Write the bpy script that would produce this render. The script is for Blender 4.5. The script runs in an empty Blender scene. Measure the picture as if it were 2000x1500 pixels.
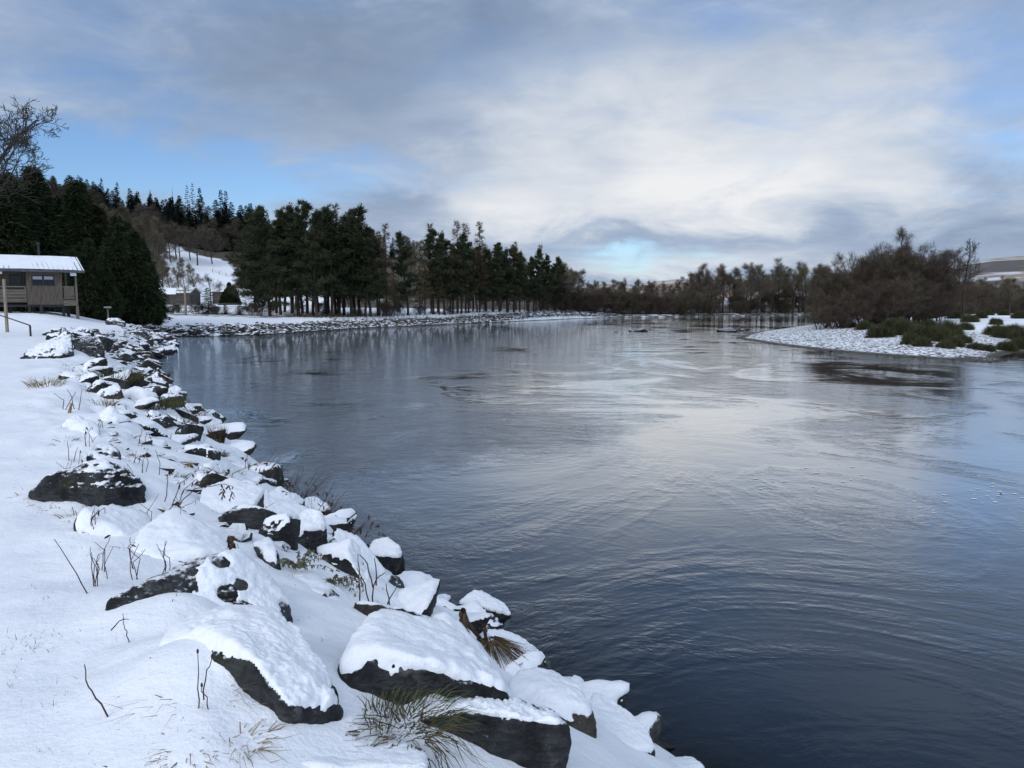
import bpy, bmesh, math, random
import numpy as np
from mathutils import Vector, Matrix
R = math.radians
SC = bpy.context.scene
COL = SC.collection

# ------------------------------------------------------------------ camera, sky, sun, exposure
CZ, FP, PITCH = 3.35, 1503.0, R(6.0)
cam_d = bpy.data.cameras.new("camera"); cam = bpy.data.objects.new("camera", cam_d); COL.objects.link(cam)
cam.location = (0, 0, CZ); cam.rotation_euler = (R(90) - PITCH, 0, 0)
cam_d.sensor_width = 36; cam_d.lens = FP / 2000 * 36; cam_d.clip_start = .1; cam_d.clip_end = 9000
SC.camera = cam
SC.view_settings.view_transform = 'Standard'; SC.view_settings.look = 'None'
SC.view_settings.gamma = 1; SC.view_settings.exposure = 0.10
CT, ST = math.cos(PITCH), math.sin(PITCH)
def ray(px, py):
    u, v = (px - 1000) / FP, (750 - py) / FP
    return np.array([u, CT + v * ST, -ST + v * CT])
def atz(px, py, z=0.0):
    r = ray(px, py); return np.array([0, 0, CZ]) + r * ((z - CZ) / r[2])
def aty(px, py, y):
    r = ray(px, py); return np.array([0, 0, CZ]) + r * (y / r[1])
def azel(px, py):
    r = ray(px, py); return math.atan2(r[0], r[1]), math.atan2(r[2], math.hypot(r[0], r[1]))

class NT:                                                  # small helper to write node trees as code
    def __init__(s, nt): s.t = nt; s.nodes = nt.nodes; s.links = nt.links
    def put(s, sock, v):
        if isinstance(v, bpy.types.NodeSocket): s.links.new(v, sock)
        elif v is not None:
            if hasattr(sock.default_value, '__len__') and not hasattr(v, '__len__'): v = (v,) * len(sock.default_value)
            if hasattr(sock.default_value, '__len__') and len(sock.default_value) == 4 and len(v) == 3: v = (*v, 1)
            sock.default_value = v
    def n(s, typ, out=0, props=None, **kw):
        nd = s.nodes.new(typ)
        for k, v in (props or {}).items(): setattr(nd, k, v)
        for k, v in kw.items():
            key = int(k[1:]) if k[0] == 'i' and k[1:].isdigit() else k.replace('_', ' ')
            s.put(nd.inputs[key], v)
        return nd.outputs[out]
    def m(s, op, a, b=None, c=None, clamp=False):
        nd = s.nodes.new('ShaderNodeMath'); nd.operation = op; nd.use_clamp = clamp
        s.put(nd.inputs[0], a); s.put(nd.inputs[1], b); s.put(nd.inputs[2], c); return nd.outputs[0]
    def mix(s, f, a, b):
        nd = s.nodes.new('ShaderNodeMix'); nd.data_type = 'RGBA'
        s.put(nd.inputs[0], f); s.put(nd.inputs[6], a); s.put(nd.inputs[7], b); return nd.outputs[2]
    def ss(s, v, lo, hi):
        nd = s.nodes.new('ShaderNodeMapRange'); nd.interpolation_type = 'SMOOTHSTEP'
        s.put(nd.inputs[0], v); s.put(nd.inputs[1], lo); s.put(nd.inputs[2], hi); return nd.outputs[0]
    def noise(s, vec, scale, detail=3, rough=.5, dist=0.0, out=0):
        return s.n('ShaderNodeTexNoise', out, Vector=vec, Scale=scale, Detail=detail, Roughness=rough, Distortion=dist)
    def scale(s, vec, sc):
        nd = s.nodes.new('ShaderNodeMapping'); s.put(nd.inputs[0], vec); nd.inputs[3].default_value = sc; return nd.outputs[0]

SUN_EL, SUN_AZ = R(34), R(215)        # low winter sun softened by cloud, behind and left of the camera
world = bpy.data.worlds.new("World"); SC.world = world; world.use_nodes = True
w = NT(world.node_tree); w.nodes.clear()
SKY_S = 0.1
sky = w.nodes.new('ShaderNodeTexSky'); sky.sky_type = 'NISHITA'; sky.sun_disc = False
sky.sun_elevation = SUN_EL; sky.sun_rotation = SUN_AZ; sky.air_density = 1.0; sky.dust_density = .6; sky.ozone_density = 2.0
tc = w.n('ShaderNodeTexCoord', 0)
sep = w.nodes.new('ShaderNodeSeparateXYZ'); w.links.new(tc, sep.inputs[0]); dx, dy, dz = sep.outputs
AZ = w.m('ARCTAN2', dx, dy); EL = w.m('ARCSINE', dz)
zc = w.m('ADD', w.m('MAXIMUM', dz, 0), .11)
comb = w.n('ShaderNodeCombineXYZ', X=w.m('DIVIDE', dx, zc), Y=w.m('DIVIDE', dy, zc), Z=0.0)
nA = w.noise(w.scale(comb, (1.0, 1.35, 1)), .55, 7, .55, .25)
nB = w.noise(w.scale(comb, (1.0, 1.5, 1)), 1.5, 6, .56, .15)
comb2 = w.n('ShaderNodeCombineXYZ', X=AZ, Y=w.m('MULTIPLY', EL, 2.2), Z=0.0)
nC = w.noise(comb2, 7.5, 6, .58, .5)
nD = w.noise(comb2, 3.0, 4, .5, .2)
nE = w.noise(w.scale(comb, (1.0, 1.2, 1)), 3.6, 9, .62, .35)
AZw = w.m('ADD', AZ, w.m('MULTIPLY', w.m('SUBTRACT', nD, .5), .34))
ELw = w.m('ADD', EL, w.m('MULTIPLY', w.m('SUBTRACT', nC, .5), .10))
def field(base, blobs):
    acc = None
    for (px, py, sx, sy, amp) in blobs:
        a0, e0 = azel(px, py)
        a = w.m('DIVIDE', w.m('SUBTRACT', AZw, a0), sx / FP); e = w.m('DIVIDE', w.m('SUBTRACT', ELw, e0), sy / FP)
        g = w.m('EXPONENT', w.m('MULTIPLY', w.m('ADD', w.m('MULTIPLY', a, a), w.m('MULTIPLY', e, e)), -1.0))
        acc = w.m('MULTIPLY_ADD', g, amp, base if acc is None else acc)
    return acc
GAPS = [(230, 335, 300, 60, -.85), (40, 300, 120, 90, -.35), (1985, 160, 190, 150, -.42), (1190, 508, 150, 24, -.55), (60, 60, 260, 150, -.22), (900, -650, 1600, 420, -.62),
        (520, 380, 90, 40, -.6), (1420, 20, 140, 60, -.25), (300, 200, 200, 60, -.15), (1960, 320, 120, 50, -.2), (690, 330, 90, 60, -.4)]
LIGHT = [(1400, 372, 230, 62, .36), (90, 80, 200, 120, .06), (1080, 420, 200, 40, .14), (1130, 250, 260, 110, .26), (1560, 240, 260, 110, .28), (950, 400, 190, 60, .24), (1180, 130, 160, 50, .12),
         (1290, 528, 260, 18, .30), (1480, 500, 160, 13, .14), (560, 120, 380, 150, -.26), (1250, 470, 330, 22, -.05), (1370, 440, 300, 36, .14), (1800, 440, 230, 60, -.08),
         (900, 60, 300, 80, -.16), (560, 300, 160, 60, .10), (1650, 380, 150, 60, .12), (330, 30, 160, 60, .08), (760, 395, 80, 30, -.2), (1900, 480, 140, 40, -.1), (1280, 620, 900, 40, .10)]
cov = field(1.0, GAPS)
cov = w.ss(w.m('ADD', cov, w.m('ADD', w.m('MULTIPLY', w.m('SUBTRACT', nB, .5), .8), w.m('MULTIPLY', w.m('SUBTRACT', nC, .5), .5))), .12, .95)
bri = field(.50, LIGHT)
bri = w.m('ADD', bri, w.m('MULTIPLY', w.m('SUBTRACT', nA, .5), .42))
bri = w.m('ADD', bri, w.m('MULTIPLY', w.m('SUBTRACT', nC, .5), .62))
bri = w.m('ADD', bri, w.m('MULTIPLY', w.m('SUBTRACT', nE, .5), .20))
up = w.ss(EL, R(28), R(70)); back = w.ss(dy, .2, -.7)  # back: unseen sky behind the camera, brightened to add light on the snow
ramp = w.nodes.new('ShaderNodeValToRGB'); w.links.new(bri, ramp.inputs[0]); cr = ramp.color_ramp
cr.elements[0].position = .0; cr.elements[0].color = (.17, .225, .33, 1)
cr.elements[1].position = 1.0; cr.elements[1].color = (.80, .81, .83, 1)
for p, c in ((.3, (.25, .325, .455, 1)), (.5, (.35, .43, .565, 1)), (.72, (.56, .615, .70, 1))):
    e = cr.elements.new(p); e.color = c
cloud = w.n('ShaderNodeVectorMath', props={'operation': 'SCALE'}, i0=ramp.outputs[0], Scale=1 / SKY_S)
zen = w.n('ShaderNodeVectorMath', props={'operation': 'SCALE'}, i0=cloud, Scale=w.m('MULTIPLY_ADD', back, 1.1, w.m('MULTIPLY_ADD', up, .12, 1.0)))
blue = w.n('ShaderNodeVectorMath', props={'operation': 'MULTIPLY'}, i0=sky.outputs[0], i1=(.90, 1.10, 1.38))
bg = w.nodes.new('ShaderNodeBackground'); bg.inputs[1].default_value = SKY_S
w.links.new(w.mix(cov, blue, zen), bg.inputs[0])
wo = w.nodes.new('ShaderNodeOutputWorld'); w.links.new(bg.outputs[0], wo.inputs[0])

sl = bpy.data.lights.new("sun", 'SUN'); so = bpy.data.objects.new("sun", sl); COL.objects.link(so)
sl.energy = 1.25; sl.angle = R(40); sl.color = (1, .97, .94)
sd = Vector((math.sin(SUN_AZ) * math.cos(SUN_EL), math.cos(SUN_AZ) * math.cos(SUN_EL), math.sin(SUN_EL)))
so.rotation_euler = sd.to_track_quat('Z', 'Y').to_euler()
SC.cycles.max_bounces = 6; SC.cycles.transparent_max_bounces = 8; SC.cycles.diffuse_bounces = 3; SC.cycles.glossy_bounces = 3

# ------------------------------------------------------------------ helpers
def hash3(i, j, k, seed):
    h = (i * 374761393 + j * 668265263 + k * 2147483647 + seed * 1274126177) & 0xFFFFFFFF
    h = ((h ^ (h >> 13)) * 1103515245) & 0xFFFFFFFF
    return ((h ^ (h >> 16)) & 0xFFFF) / 65535.0
def vnoise(p, seed=0):                                     # value noise -1..1 on (N,3)
    p = np.asarray(p, float); f = np.floor(p); i = f.astype(np.int64); t = p - f; t = t * t * t * (t * (t * 6 - 15) + 10)
    out = 0
    for a in (0, 1):
        for b in (0, 1):
            for c in (0, 1):
                wgt = (t[:, 0] if a else 1 - t[:, 0]) * (t[:, 1] if b else 1 - t[:, 1]) * (t[:, 2] if c else 1 - t[:, 2])
                out = out + wgt * hash3(i[:, 0] + a, i[:, 1] + b, i[:, 2] + c, seed)
    return out * 2 - 1
def fbm(p, seed=0, octv=4, rough=.5):
    s, a, tot = 0, 1.0, 0; p = np.asarray(p, float)
    for o in range(octv):
        s = s + a * vnoise(p * 2 ** o + o * 17.3, seed + o); tot += a; a *= rough
    return s / tot
def sm(x, a, b):
    t = np.clip((x - a) / (b - a), 0, 1); return t * t * (3 - 2 * t)

def mesh_np(name, V, F, mats, smooth=False, attrs=None, mi=None):
    V = np.asarray(V, np.float32); me = bpy.data.meshes.new(name)
    if isinstance(F, np.ndarray): F = [F]
    F = [np.asarray(f, np.int32) for f in F if len(f)]
    nl = sum(f.size for f in F); nf = sum(len(f) for f in F)
    me.vertices.add(len(V)); me.vertices.foreach_set('co', V.ravel())
    me.loops.add(nl); me.polygons.add(nf)
    me.loops.foreach_set('vertex_index', np.concatenate([f.ravel() for f in F]))
    tot = np.concatenate([np.full(len(f), f.shape[1], np.int32) for f in F])
    me.polygons.foreach_set('loop_start', np.concatenate([[0], np.cumsum(tot)[:-1]]).astype(np.int32))
    me.polygons.foreach_set('use_smooth', np.full(nf, bool(smooth)))
    if mi is not None: me.polygons.foreach_set('material_index', np.asarray(mi, np.int32))
    for k, a in (attrs or {}).items():
        at = me.attributes.new(k, 'FLOAT', 'POINT'); at.data.foreach_set('value', np.asarray(a, np.float32))
    for m_ in (mats if isinstance(mats, (list, tuple)) else [mats]): me.materials.append(m_)
    me.update(calc_edges=True); return me
def link(name, me, parent=None, loc=None, rz=0, sc=None):
    o = bpy.data.objects.new(name, me); COL.objects.link(o)
    if parent: o.parent = parent
    if loc is not None: o.location = tuple(float(v) for v in loc)
    if rz: o.rotation_euler = (0, 0, rz)
    if sc is not None: o.scale = (sc,) * 3 if not hasattr(sc, '__len__') else sc
    return o
def tag(o, label=None, cat=None, group=None, kind=None):
    if label: o['label'] = label
    if cat: o['category'] = cat
    if group: o['group'] = group
    if kind: o['kind'] = kind
    return o
def dup(o, parent=None):
    c = o.copy(); COL.objects.link(c); c.parent = parent
    for ch in list(o.children): dup(ch, c)
    return c
def tubes(P0, P1, R0, R1, n=3):
    P0, P1 = np.asarray(P0, float), np.asarray(P1, float); R0, R1 = np.asarray(R0, float), np.asarray(R1, float)
    d = P1 - P0; d /= np.maximum(np.linalg.norm(d, axis=1, keepdims=True), 1e-9)
    ref = np.where(np.abs(d[:, 2:3]) < .9, np.array([[0, 0, 1.]]), np.array([[1., 0, 0]]))
    a = np.cross(d, ref); a /= np.linalg.norm(a, axis=1, keepdims=True); b = np.cross(d, a)
    N = len(P0); V = np.zeros((N, 2 * n, 3))
    for k in range(n):
        c, s = math.cos(2 * math.pi * k / n), math.sin(2 * math.pi * k / n)
        V[:, k] = P0 + (a * c + b * s) * R0[:, None]; V[:, n + k] = P1 + (a * c + b * s) * R1[:, None]
    base = (np.arange(N) * 2 * n)[:, None]
    F = np.concatenate([base + np.array([[k, (k + 1) % n, n + (k + 1) % n, n + k]]) for k in range(n)])
    return V.reshape(-1, 3), F
def polytube(pts, rads, n=5):
    pts = np.asarray(pts, float); rads = np.asarray(rads, float)
    return tubes(pts[:-1], pts[1:], rads[:-1], rads[1:], n)
def join(parts):
    Vs, Fs, off = [], {}, 0
    for V, F in parts:
        for f in (F if isinstance(F, list) else [F]):
            if len(f): Fs.setdefault(f.shape[1], []).append(np.asarray(f) + off)
        Vs.append(V); off += len(V)
    return np.concatenate(Vs), [np.concatenate(v) for v in Fs.values()]
def box(x0, x1, y0, y1, z0, z1):
    V = np.array([[x, y, z] for z in (z0, z1) for y in (y0, y1) for x in (x0, x1)], float)
    F = np.array([[0, 2, 3, 1], [4, 5, 7, 6], [0, 1, 5, 4], [2, 6, 7, 3], [0, 4, 6, 2], [1, 3, 7, 5]])
    return V, F

# ------------------------------------------------------------------ materials
def newmat(name):
    m_ = bpy.data.materials.new(name); m_.use_nodes = True; t = NT(m_.node_tree); t.nodes.clear()
    out = t.nodes.new('ShaderNodeOutputMaterial'); t.out = out
    return m_, t
def pbr(t, col, rough=.7, bump=None, dist=.02, strength=1.0, spec=.5, **kw):
    bs = t.nodes.new('ShaderNodeBsdfPrincipled')
    t.put(bs.inputs['Base Color'], col); t.put(bs.inputs['Roughness'], rough); t.put(bs.inputs['Specular IOR Level'], spec)
    if bump is not None:
        t.links.new(t.n('ShaderNodeBump', Height=bump, Distance=dist, Strength=strength), bs.inputs['Normal'])
    t.links.new(bs.outputs[0], t.out.inputs[0]); return bs
def attr(t, name, out=2): return t.n('ShaderNodeAttribute', out, props={'attribute_name': name})
def flatmat(name, c1, c2, scale=3.0, rough=.8, vary=.0, spec=.3):
    m_, t = newmat(name); co = t.n('ShaderNodeTexCoord', 3)
    f = t.noise(co, scale, 4, .6)
    col = t.mix(t.ss(f, .3, .7), c1, c2)
    if vary:
        hv = t.n('ShaderNodeObjectInfo', 5)
        col = t.n('ShaderNodeHueSaturation', Color=col, Hue=t.m('MULTIPLY_ADD', hv, .04 * vary, .5 - .02 * vary), Value=t.m('MULTIPLY_ADD', hv, .8 * vary, 1 - .4 * vary))
    pbr(t, col, rough, spec=spec); return m_
SNOW = (.82, .84, .87)
def snow_mat():
    m_, t = newmat('snow'); g = t.n('ShaderNodeNewGeometry', 0)
    b1 = t.noise(g, 9, 4, .6); b2 = t.noise(g, 70, 3, .6)
    h = t.m('MULTIPLY_ADD', b2, .22, b1)
    pbr(t, t.mix(t.ss(t.noise(g, 2.2, 4), .3, .7), (.79, .81, .85), (.86, .87, .89)), .65, h, .035, .55, .25); return m_
M_SNOW = snow_mat()
def rock_mat(name, dark, mid, dust=.0):
    m_, t = newmat(name); g = t.nodes.new('ShaderNodeNewGeometry'); pos = g.outputs[0]
    n1 = t.noise(pos, 3.5, 6, .62, .6); n2 = t.noise(pos, 14, 5, .65); n3 = t.noise(t.scale(pos, (1, 1, 5)), 9, 5, .6, .8)
    hv = t.n('ShaderNodeObjectInfo', 5)
    col = t.mix(t.ss(t.m('ADD', n1, t.m('MULTIPLY', t.m('SUBTRACT', n2, .5), .5)), .38, .66), dark, mid)
    col = t.mix(t.m('MULTIPLY', t.ss(n3, .60, .70), .55), col, (.060, .058, .053))
    lich = t.m('MULTIPLY', t.ss(t.noise(pos, 6, 5, .7), .56, .66), t.ss(n2, .45, .6))
    col = t.mix(t.m('MULTIPLY', lich, .8), col, (.12, .122, .11))
    moss = t.m('MULTIPLY', t.ss(t.noise(pos, 2.3, 4, .6), .58, .70), t.ss(n2, .42, .56))
    col = t.mix(t.m('MULTIPLY', moss, .75), col, (.030, .034, .010))
    col = t.n('ShaderNodeHueSaturation', Color=col, Value=t.m('MULTIPLY_ADD', hv, .7, .7))
    sx = t.nodes.new('ShaderNodeSeparateXYZ'); t.links.new(g.outputs[1], sx.inputs[0])
    fl = t.m('ADD', sx.outputs[2], t.m('MULTIPLY', t.m('SUBTRACT', t.noise(pos, 26, 5, .7), .5), 1.35))
    snow = t.ss(fl, .78 - dust, .95 - dust)
    sz = t.nodes.new('ShaderNodeSeparateXYZ'); t.links.new(pos, sz.inputs[0])
    snow = t.m('MULTIPLY', snow, t.ss(sz.outputs[2], .05, .14))
    wet = t.ss(sz.outputs[2], .22, .02)
    col = t.n('ShaderNodeHueSaturation', Color=col, Value=t.m('MULTIPLY_ADD', wet, -.5, 1.0))
    h = t.m('ADD', t.m('MULTIPLY', n3, .6), t.m('ADD', t.m('MULTIPLY', n2, .5), t.m('MULTIPLY', snow, .3)))
    pbr(t, t.mix(snow, col, SNOW), t.mix(snow, (.62,) * 3, (.7,) * 3), h, .09, 1.0, .35); return m_
M_ROCK = rock_mat('slate_rock', (.0055, .0062, .0072), (.046, .049, .052))
M_ROCKB = rock_mat('brown_rock', (.014, .012, .010), (.062, .052, .040))
M_DUST = rock_mat('snow_dusted_rock', (.018, .019, .020), (.050, .050, .050), .42)
M_RUBBLE = rock_mat('snowy_rubble', (.018, .016, .014), (.055, .047, .038), .32)

# ------------------------------------------------------------------ terrain function
def px_line(pts, z=0.0): return [atz(a, b, z)[:2] for a, b in pts]
NEAR_SHORE = px_line([(1375, 1495), (1290, 1462), (1215, 1392), (1150, 1345), (1085, 1300), (1020, 1245), (945, 1195), (870, 1150), (800, 1095),
                      (740, 1052), (660, 1005), (590, 960), (545, 905), (480, 862), (420, 822), (385, 792), (372, 770), (340, 742), (305, 708), (322, 697), (338, 688), (334, 672), (322, 657)])
_s = np.array(NEAR_SHORE); _t = np.gradient(_s, axis=0); _t /= np.linalg.norm(_t, axis=1, keepdims=True)      # the stones lean out over the waterline by about half a metre
_s = _s + np.stack([-_t[:, 1], _t[:, 0]], 1) * (.40 * sm(_s[:, 1], 4.5, 9) * (1 - sm(_s[:, 1], 45, 70)))[:, None]; NEAR_SHORE = list(_s)
FAR_SHORE = px_line([(400, 657), (500, 655), (600, 648), (700, 641), (800, 637), (900, 632), (1000, 628), (1060, 625), (1130, 622), (1200, 620), (1320, 619), (1450, 617), (1600, 615), (1720, 613.5)])
n0 = NEAR_SHORE[0]
BACK = [np.array((6.2, -6.0)), np.array((3.6, 1.2))]
LAND_A = np.array(BACK + NEAR_SHORE + FAR_SHORE + [np.array(p) for p in ((420, 330), (4000, 600), (4000, 5000), (-5000, 5000), (-5000, -400), (20, -400), (12, -30))])
BAR = px_line([(1436, 661), (1500, 672), (1570, 681), (1650, 689), (1740, 696), (1830, 702), (1900, 707), (1945, 709), (1968, 706), (1950, 698), (1978, 689), (2060, 686), (2200, 688), (2500, 692)])
BARB = [np.array(p) for p in ((90, 40), (400, 60), (400, 210), (140, 190))] + px_line([(1760, 621), (1640, 629), (1580, 634), (1530, 641), (1480, 648), (1450, 655)])
LAND_B = np.array(BAR + BARB)
def sdf(poly, X, Y):                                       # signed distance, positive inside
    best = np.full(X.shape, 1e18); ins = np.zeros(X.shape, bool); n = len(poly)
    for i in range(n):
        ax, ay = poly[i]; bx, by = poly[(i + 1) % n]
        ex, ey = bx - ax, by - ay; L = ex * ex + ey * ey + 1e-12
        t = np.clip(((X - ax) * ex + (Y - ay) * ey) / L, 0, 1)
        best = np.minimum(best, (X - ax - t * ex) ** 2 + (Y - ay - t * ey) ** 2)
        if abs(by - ay) > 1e-12:
            c = ((ay > Y) != (by > Y)) & (X < (bx - ax) * (Y - ay) / (by - ay) + ax); ins ^= c
    d = np.sqrt(best); return np.where(ins, d, -d)
CAB_Y = 55.0
CABX0, CABX1 = aty(-170, 600, CAB_Y)[0], aty(152, 600, CAB_Y)[0]
# ridge line of the wooded hill: pixel x -> pixel y of the ground on the ridge (trees stand on top)
RIDGE = [(-900, 330), (0, 398), (150, 408), (300, 446), (420, 470), (520, 474), (640, 490), (700, 497), (780, 496), (880, 502), (950, 520), (1050, 545), (1150, 577), (1250, 588), (1400, 591), (2900, 591)]
FARR = [(-900, 560), (900, 560), (1200, 556), (1270, 551), (1330, 546), (1400, 553), (1450, 545), (1530, 556), (1620, 560), (1780, 545), (1860, 528), (1930, 519), (2000, 516), (2100, 505), (2600, 490), (3500, 540)]
RA = np.array([math.atan2((a - 1000) / FP, 1) for a, b in RIDGE]); RE = np.array([(592 - b) / FP for a, b in RIDGE])
FA = np.array([math.atan2((a - 1000) / FP, 1) for a, b in FARR]); FE = np.array([(592 - b) / FP for a, b in FARR])
def ground(X, Y, full=False):
    X = np.asarray(X, float); Y = np.asarray(Y, float)
    P3 = np.stack([X, Y, np.zeros_like(X)], 1)
    dA = sdf(LAND_A, X, Y); dB = sdf(LAND_B, X, Y); r = np.hypot(X, Y); az = np.arctan2(X, Y)
    wob = fbm(P3 * .35, 5, 3) * .5
    far = sm(Y, 58, 78)
    wid = 3.5 + 0.3 * far; top = 1.72 - .32 * far
    t = np.clip((dA + wob * .6) / wid, 0, 1)
    za = top * (1 - .62 * sm(Y, 135, 175)) * (1 - (1 - t) ** 1.55) + far * .55 * sm(dA, 4, 26) * (1 - .6 * sm(Y, 135, 175))
    lump = sm(dA, .2, .8) * (1 - sm(dA, 3.0, 4.6)) * (1 - .5 * sm(Y, 30, 55)) * (.45 + .55 * sm(Y, 7.5, 11))
    za = za + lump * (.17 * fbm(P3 * 1.0, 61, 3) + .13 * (np.abs(fbm(P3 * 1.9, 62, 3)) - .15))
    za = za + sm(dA, 6, 40) * (1 - far) * .12
    # rise to the cabin
    cx, hx = (CABX0 + CABX1) / 2 - 6, (CABX1 - CABX0) / 2 + 5.5
    q = np.maximum(np.maximum(np.abs(X - cx) - hx, 0), np.maximum(np.abs(Y - (CAB_Y + 5)) - 6.5, 0) * .9)
    qd = np.hypot(np.maximum(np.abs(X - cx) - hx, 0), np.maximum(np.abs(Y - (CAB_Y + 5)) - 6.5, 0))
    za = za + .92 * (1 - sm(qd, 0, 7)) * sm(dA, 3, 9)
    # valley field and hill
    leftw = 1 - sm(az, .02, .16)
    za = za + leftw * 2.2 * sm(r, 118, 200)
    E = np.interp(az, RA, RE); zr = np.maximum(E * 450 + CZ - 4, 0)
    za = za + zr * np.where(r < 450, np.clip((r - 205) / 245, 0, 1) ** 1.0, 1.0) * sm(r, 195, 250)
    za = za + sm(r, 200, 330) * fbm(P3 * .02, 9, 4) * 5 * leftw
    zf = np.interp(az, FA, FE) * 2600 * sm(r, 900, 2600) * (1 + .10 * fbm(P3 * .0022, 31, 4))
    za = za + zf
    za = za + np.where(dA > 0, 1, 0) * (fbm(P3 * 1.3, 3, 3) * .035 * sm(dA, .3, 3) + fbm(P3 * .25, 4, 2) * .06 * sm(dA, 3, 8))
    za = za + sm(r, 120, 180) * np.where(az > -.02, 1, 0) * 0.25 * sm(dA, 3, 15)
    zb = .10 * np.minimum(dB, 4) * 1.0 + .055 * np.clip(dB - 4, 0, 16) + .022 * np.clip(dB - 20, 0, 60)
    zb = zb + fbm(P3 * .3, 12, 3) * .10 * sm(dB, 1, 6) + fbm(P3 * .09, 13, 2) * .30 * sm(dB, 8, 20)
    d = np.maximum(dA, dB)
    zw = np.maximum(d * .42, -2.6)
    z = np.where(dA > 0, za, np.where(dB > 0, zb, zw))
    if full: return z, dA, dB, r, az
    return z
def gz(x, y): return float(ground(np.array([x]), np.array([y]))[0])
def hit(px, py):
    r = ray(px, py); t = np.geomspace(1.5, 900, 2500)
    P = np.array([0, 0, CZ]) + r[None, :] * t[:, None]
    below = P[:, 2] <= np.maximum(ground(P[:, 0], P[:, 1]), -.02)
    return P[int(np.argmax(below))] if below.any() else P[-1]

def radial_grid(r0, r1, steps, azs):
    rs = [r0]
    for lim, g in steps:
        while rs[-1] < lim: rs.append(rs[-1] * (1 + g))
    rs = np.array(rs); A, RR = np.meshgrid(azs, rs)
    X = RR * np.sin(A); Y = RR * np.cos(A); nr, na = A.shape
    i = np.arange(nr - 1)[:, None] * na + np.arange(na)[None, :]; j = np.arange(nr - 1)[:, None] * na + (np.arange(na)[None, :] + 1) % na
    F = np.stack([i, j, j + na, i + na], -1).reshape(-1, 4)
    return X.ravel(), Y.ravel(), F, na
# ------------------------------------------------------------------ river
AZW = np.concatenate([np.arange(-60, 60, .5), np.arange(60, 300, 5.0)]) * math.pi / 180
Xw, Yw, Fw, _ = radial_grid(.5, 460, [(30, .02), (460, .025)], AZW)
dAw, dBw = sdf(LAND_A, Xw, Yw), sdf(LAND_B, Xw, Yw)
depth = np.minimum(np.maximum(-np.maximum(dAw, dBw), 0) * .42, 2.6)
mw, t = newmat('river_water'); pos = t.n('ShaderNodeNewGeometry', 0)
dep = attr(t, 'depth')
bl0 = attr(t, 'riffle'); bl = t.m('MAXIMUM', bl0, 0.0)
cn = t.m('ADD', t.m('MULTIPLY', t.noise(t.scale(pos, (1.0, .7, 1)), .15, 5, .6, 1.6), .6), t.m('MULTIPLY', t.noise(t.scale(pos, (1.0, .6, 1)), .04, 4, .6, 1.2), .4))
chop = t.ss(t.m('MULTIPLY_ADD', bl0, .09, cn), .44, .59)
warp = t.noise(pos, .22, 3, .5, 0, out=1)
pw = t.n('ShaderNodeVectorMath', props={'operation': 'MULTIPLY_ADD'}, i0=warp, i1=(2.0, 2.0, 0), i2=pos)
swirl = t.noise(t.scale(pw, (.8, 1.0, 1)), .42, 4, .55, .8)
rip1 = t.noise(t.scale(pw, (.75, 1.25, 1)), 2.1, 5, .60, .7)
rip2 = t.noise(t.scale(pw, (.8, 1.2, 1)), 7.0, 4, .6, .6)
amp = t.m('MULTIPLY_ADD', chop, t.m('MULTIPLY_ADD', bl, 1.0, 1.0), .20)
h = t.m('ADD', t.m('MULTIPLY', swirl, .012), t.m('MULTIPLY', amp, t.m('MULTIPLY_ADD', swirl, .009, t.m('MULTIPLY_ADD', rip1, .018, t.m('MULTIPLY', rip2, .0085)))))
rip0 = t.noise(t.scale(pw, (.35, 1.0, 1)), .45, 3, .5, .5)
h = t.m('MULTIPLY_ADD', rip0, t.m('MULTIPLY', bl, .07), h)
cre = t.noise(t.scale(pw, (.9, 1.1, 1)), .95, 4, .6, 1.4)
crease = t.m('SUBTRACT', 1.0, t.ss(t.m('ABSOLUTE', t.m('SUBTRACT', cre, .5)), .0, .045))
h = t.m('ADD', h, t.m('MULTIPLY', t.m('MULTIPLY', crease, chop), -.0022))
nrm = t.n('ShaderNodeBump', Height=h, Distance=1.0, Strength=1.0)
gl = t.n('ShaderNodeBsdfGlossy', Color=(1, 1, 1, 1), Roughness=.03, Normal=nrm)
fr = t.n('ShaderNodeFresnel', IOR=1.333, Normal=nrm)
fcurve = t.nodes.new('ShaderNodeValToRGB'); t.links.new(fr, fcurve.inputs[0]); fe = fcurve.color_ramp
fe.elements[0].color = (0, 0, 0, 1); fe.elements[1].color = (1, 1, 1, 1)
for a_, b_ in ((.06, .048), (.12, .17), (.28, .60), (.6, .92)): e = fe.elements.new(a_); e.color = (b_, b_, b_, 1)
body = t.n('ShaderNodeBsdfDiffuse', Color=(.014, .026, .042, 1))
clear = t.n('ShaderNodeBsdfTransparent', Color=(.42, .44, .38, 1))
under = t.n('ShaderNodeMixShader', i0=t.m('SUBTRACT', 1.0, t.m('EXPONENT', t.m('MULTIPLY', dep, -3.2))), i1=clear, i2=body)
t.links.new(t.n('ShaderNodeMixShader', i0=fcurve.outputs[0], i1=under, i2=gl), t.out.inputs[0])
def blob(px, py, sx, sy):
    p = atz(px, py); return np.exp(-((Xw - p[0]) / sx) ** 2 - ((Yw - p[1]) / sy) ** 2)
riffle = np.clip(blob(1000, 650, 18, 25) + blob(620, 720, 9, 18) + .7 * blob(850, 690, 10, 16) + .5 * blob(450, 700, 6, 12) + .9 * blob(620, 660, 30, 34) + .6 * blob(800, 650, 20, 30) + 1.0 * blob(785, 852, 3.5, 4) - .8 * blob(610, 795, 3, 5) - .7 * blob(900, 725, 5, 8) + .6 * blob(480, 780, 6, 10), -1, 1)
river = link('river', mesh_np('river', np.stack([Xw, Yw, np.zeros_like(Xw)], 1), Fw, mw, True, {'depth': depth, 'riffle': riffle}))
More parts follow.
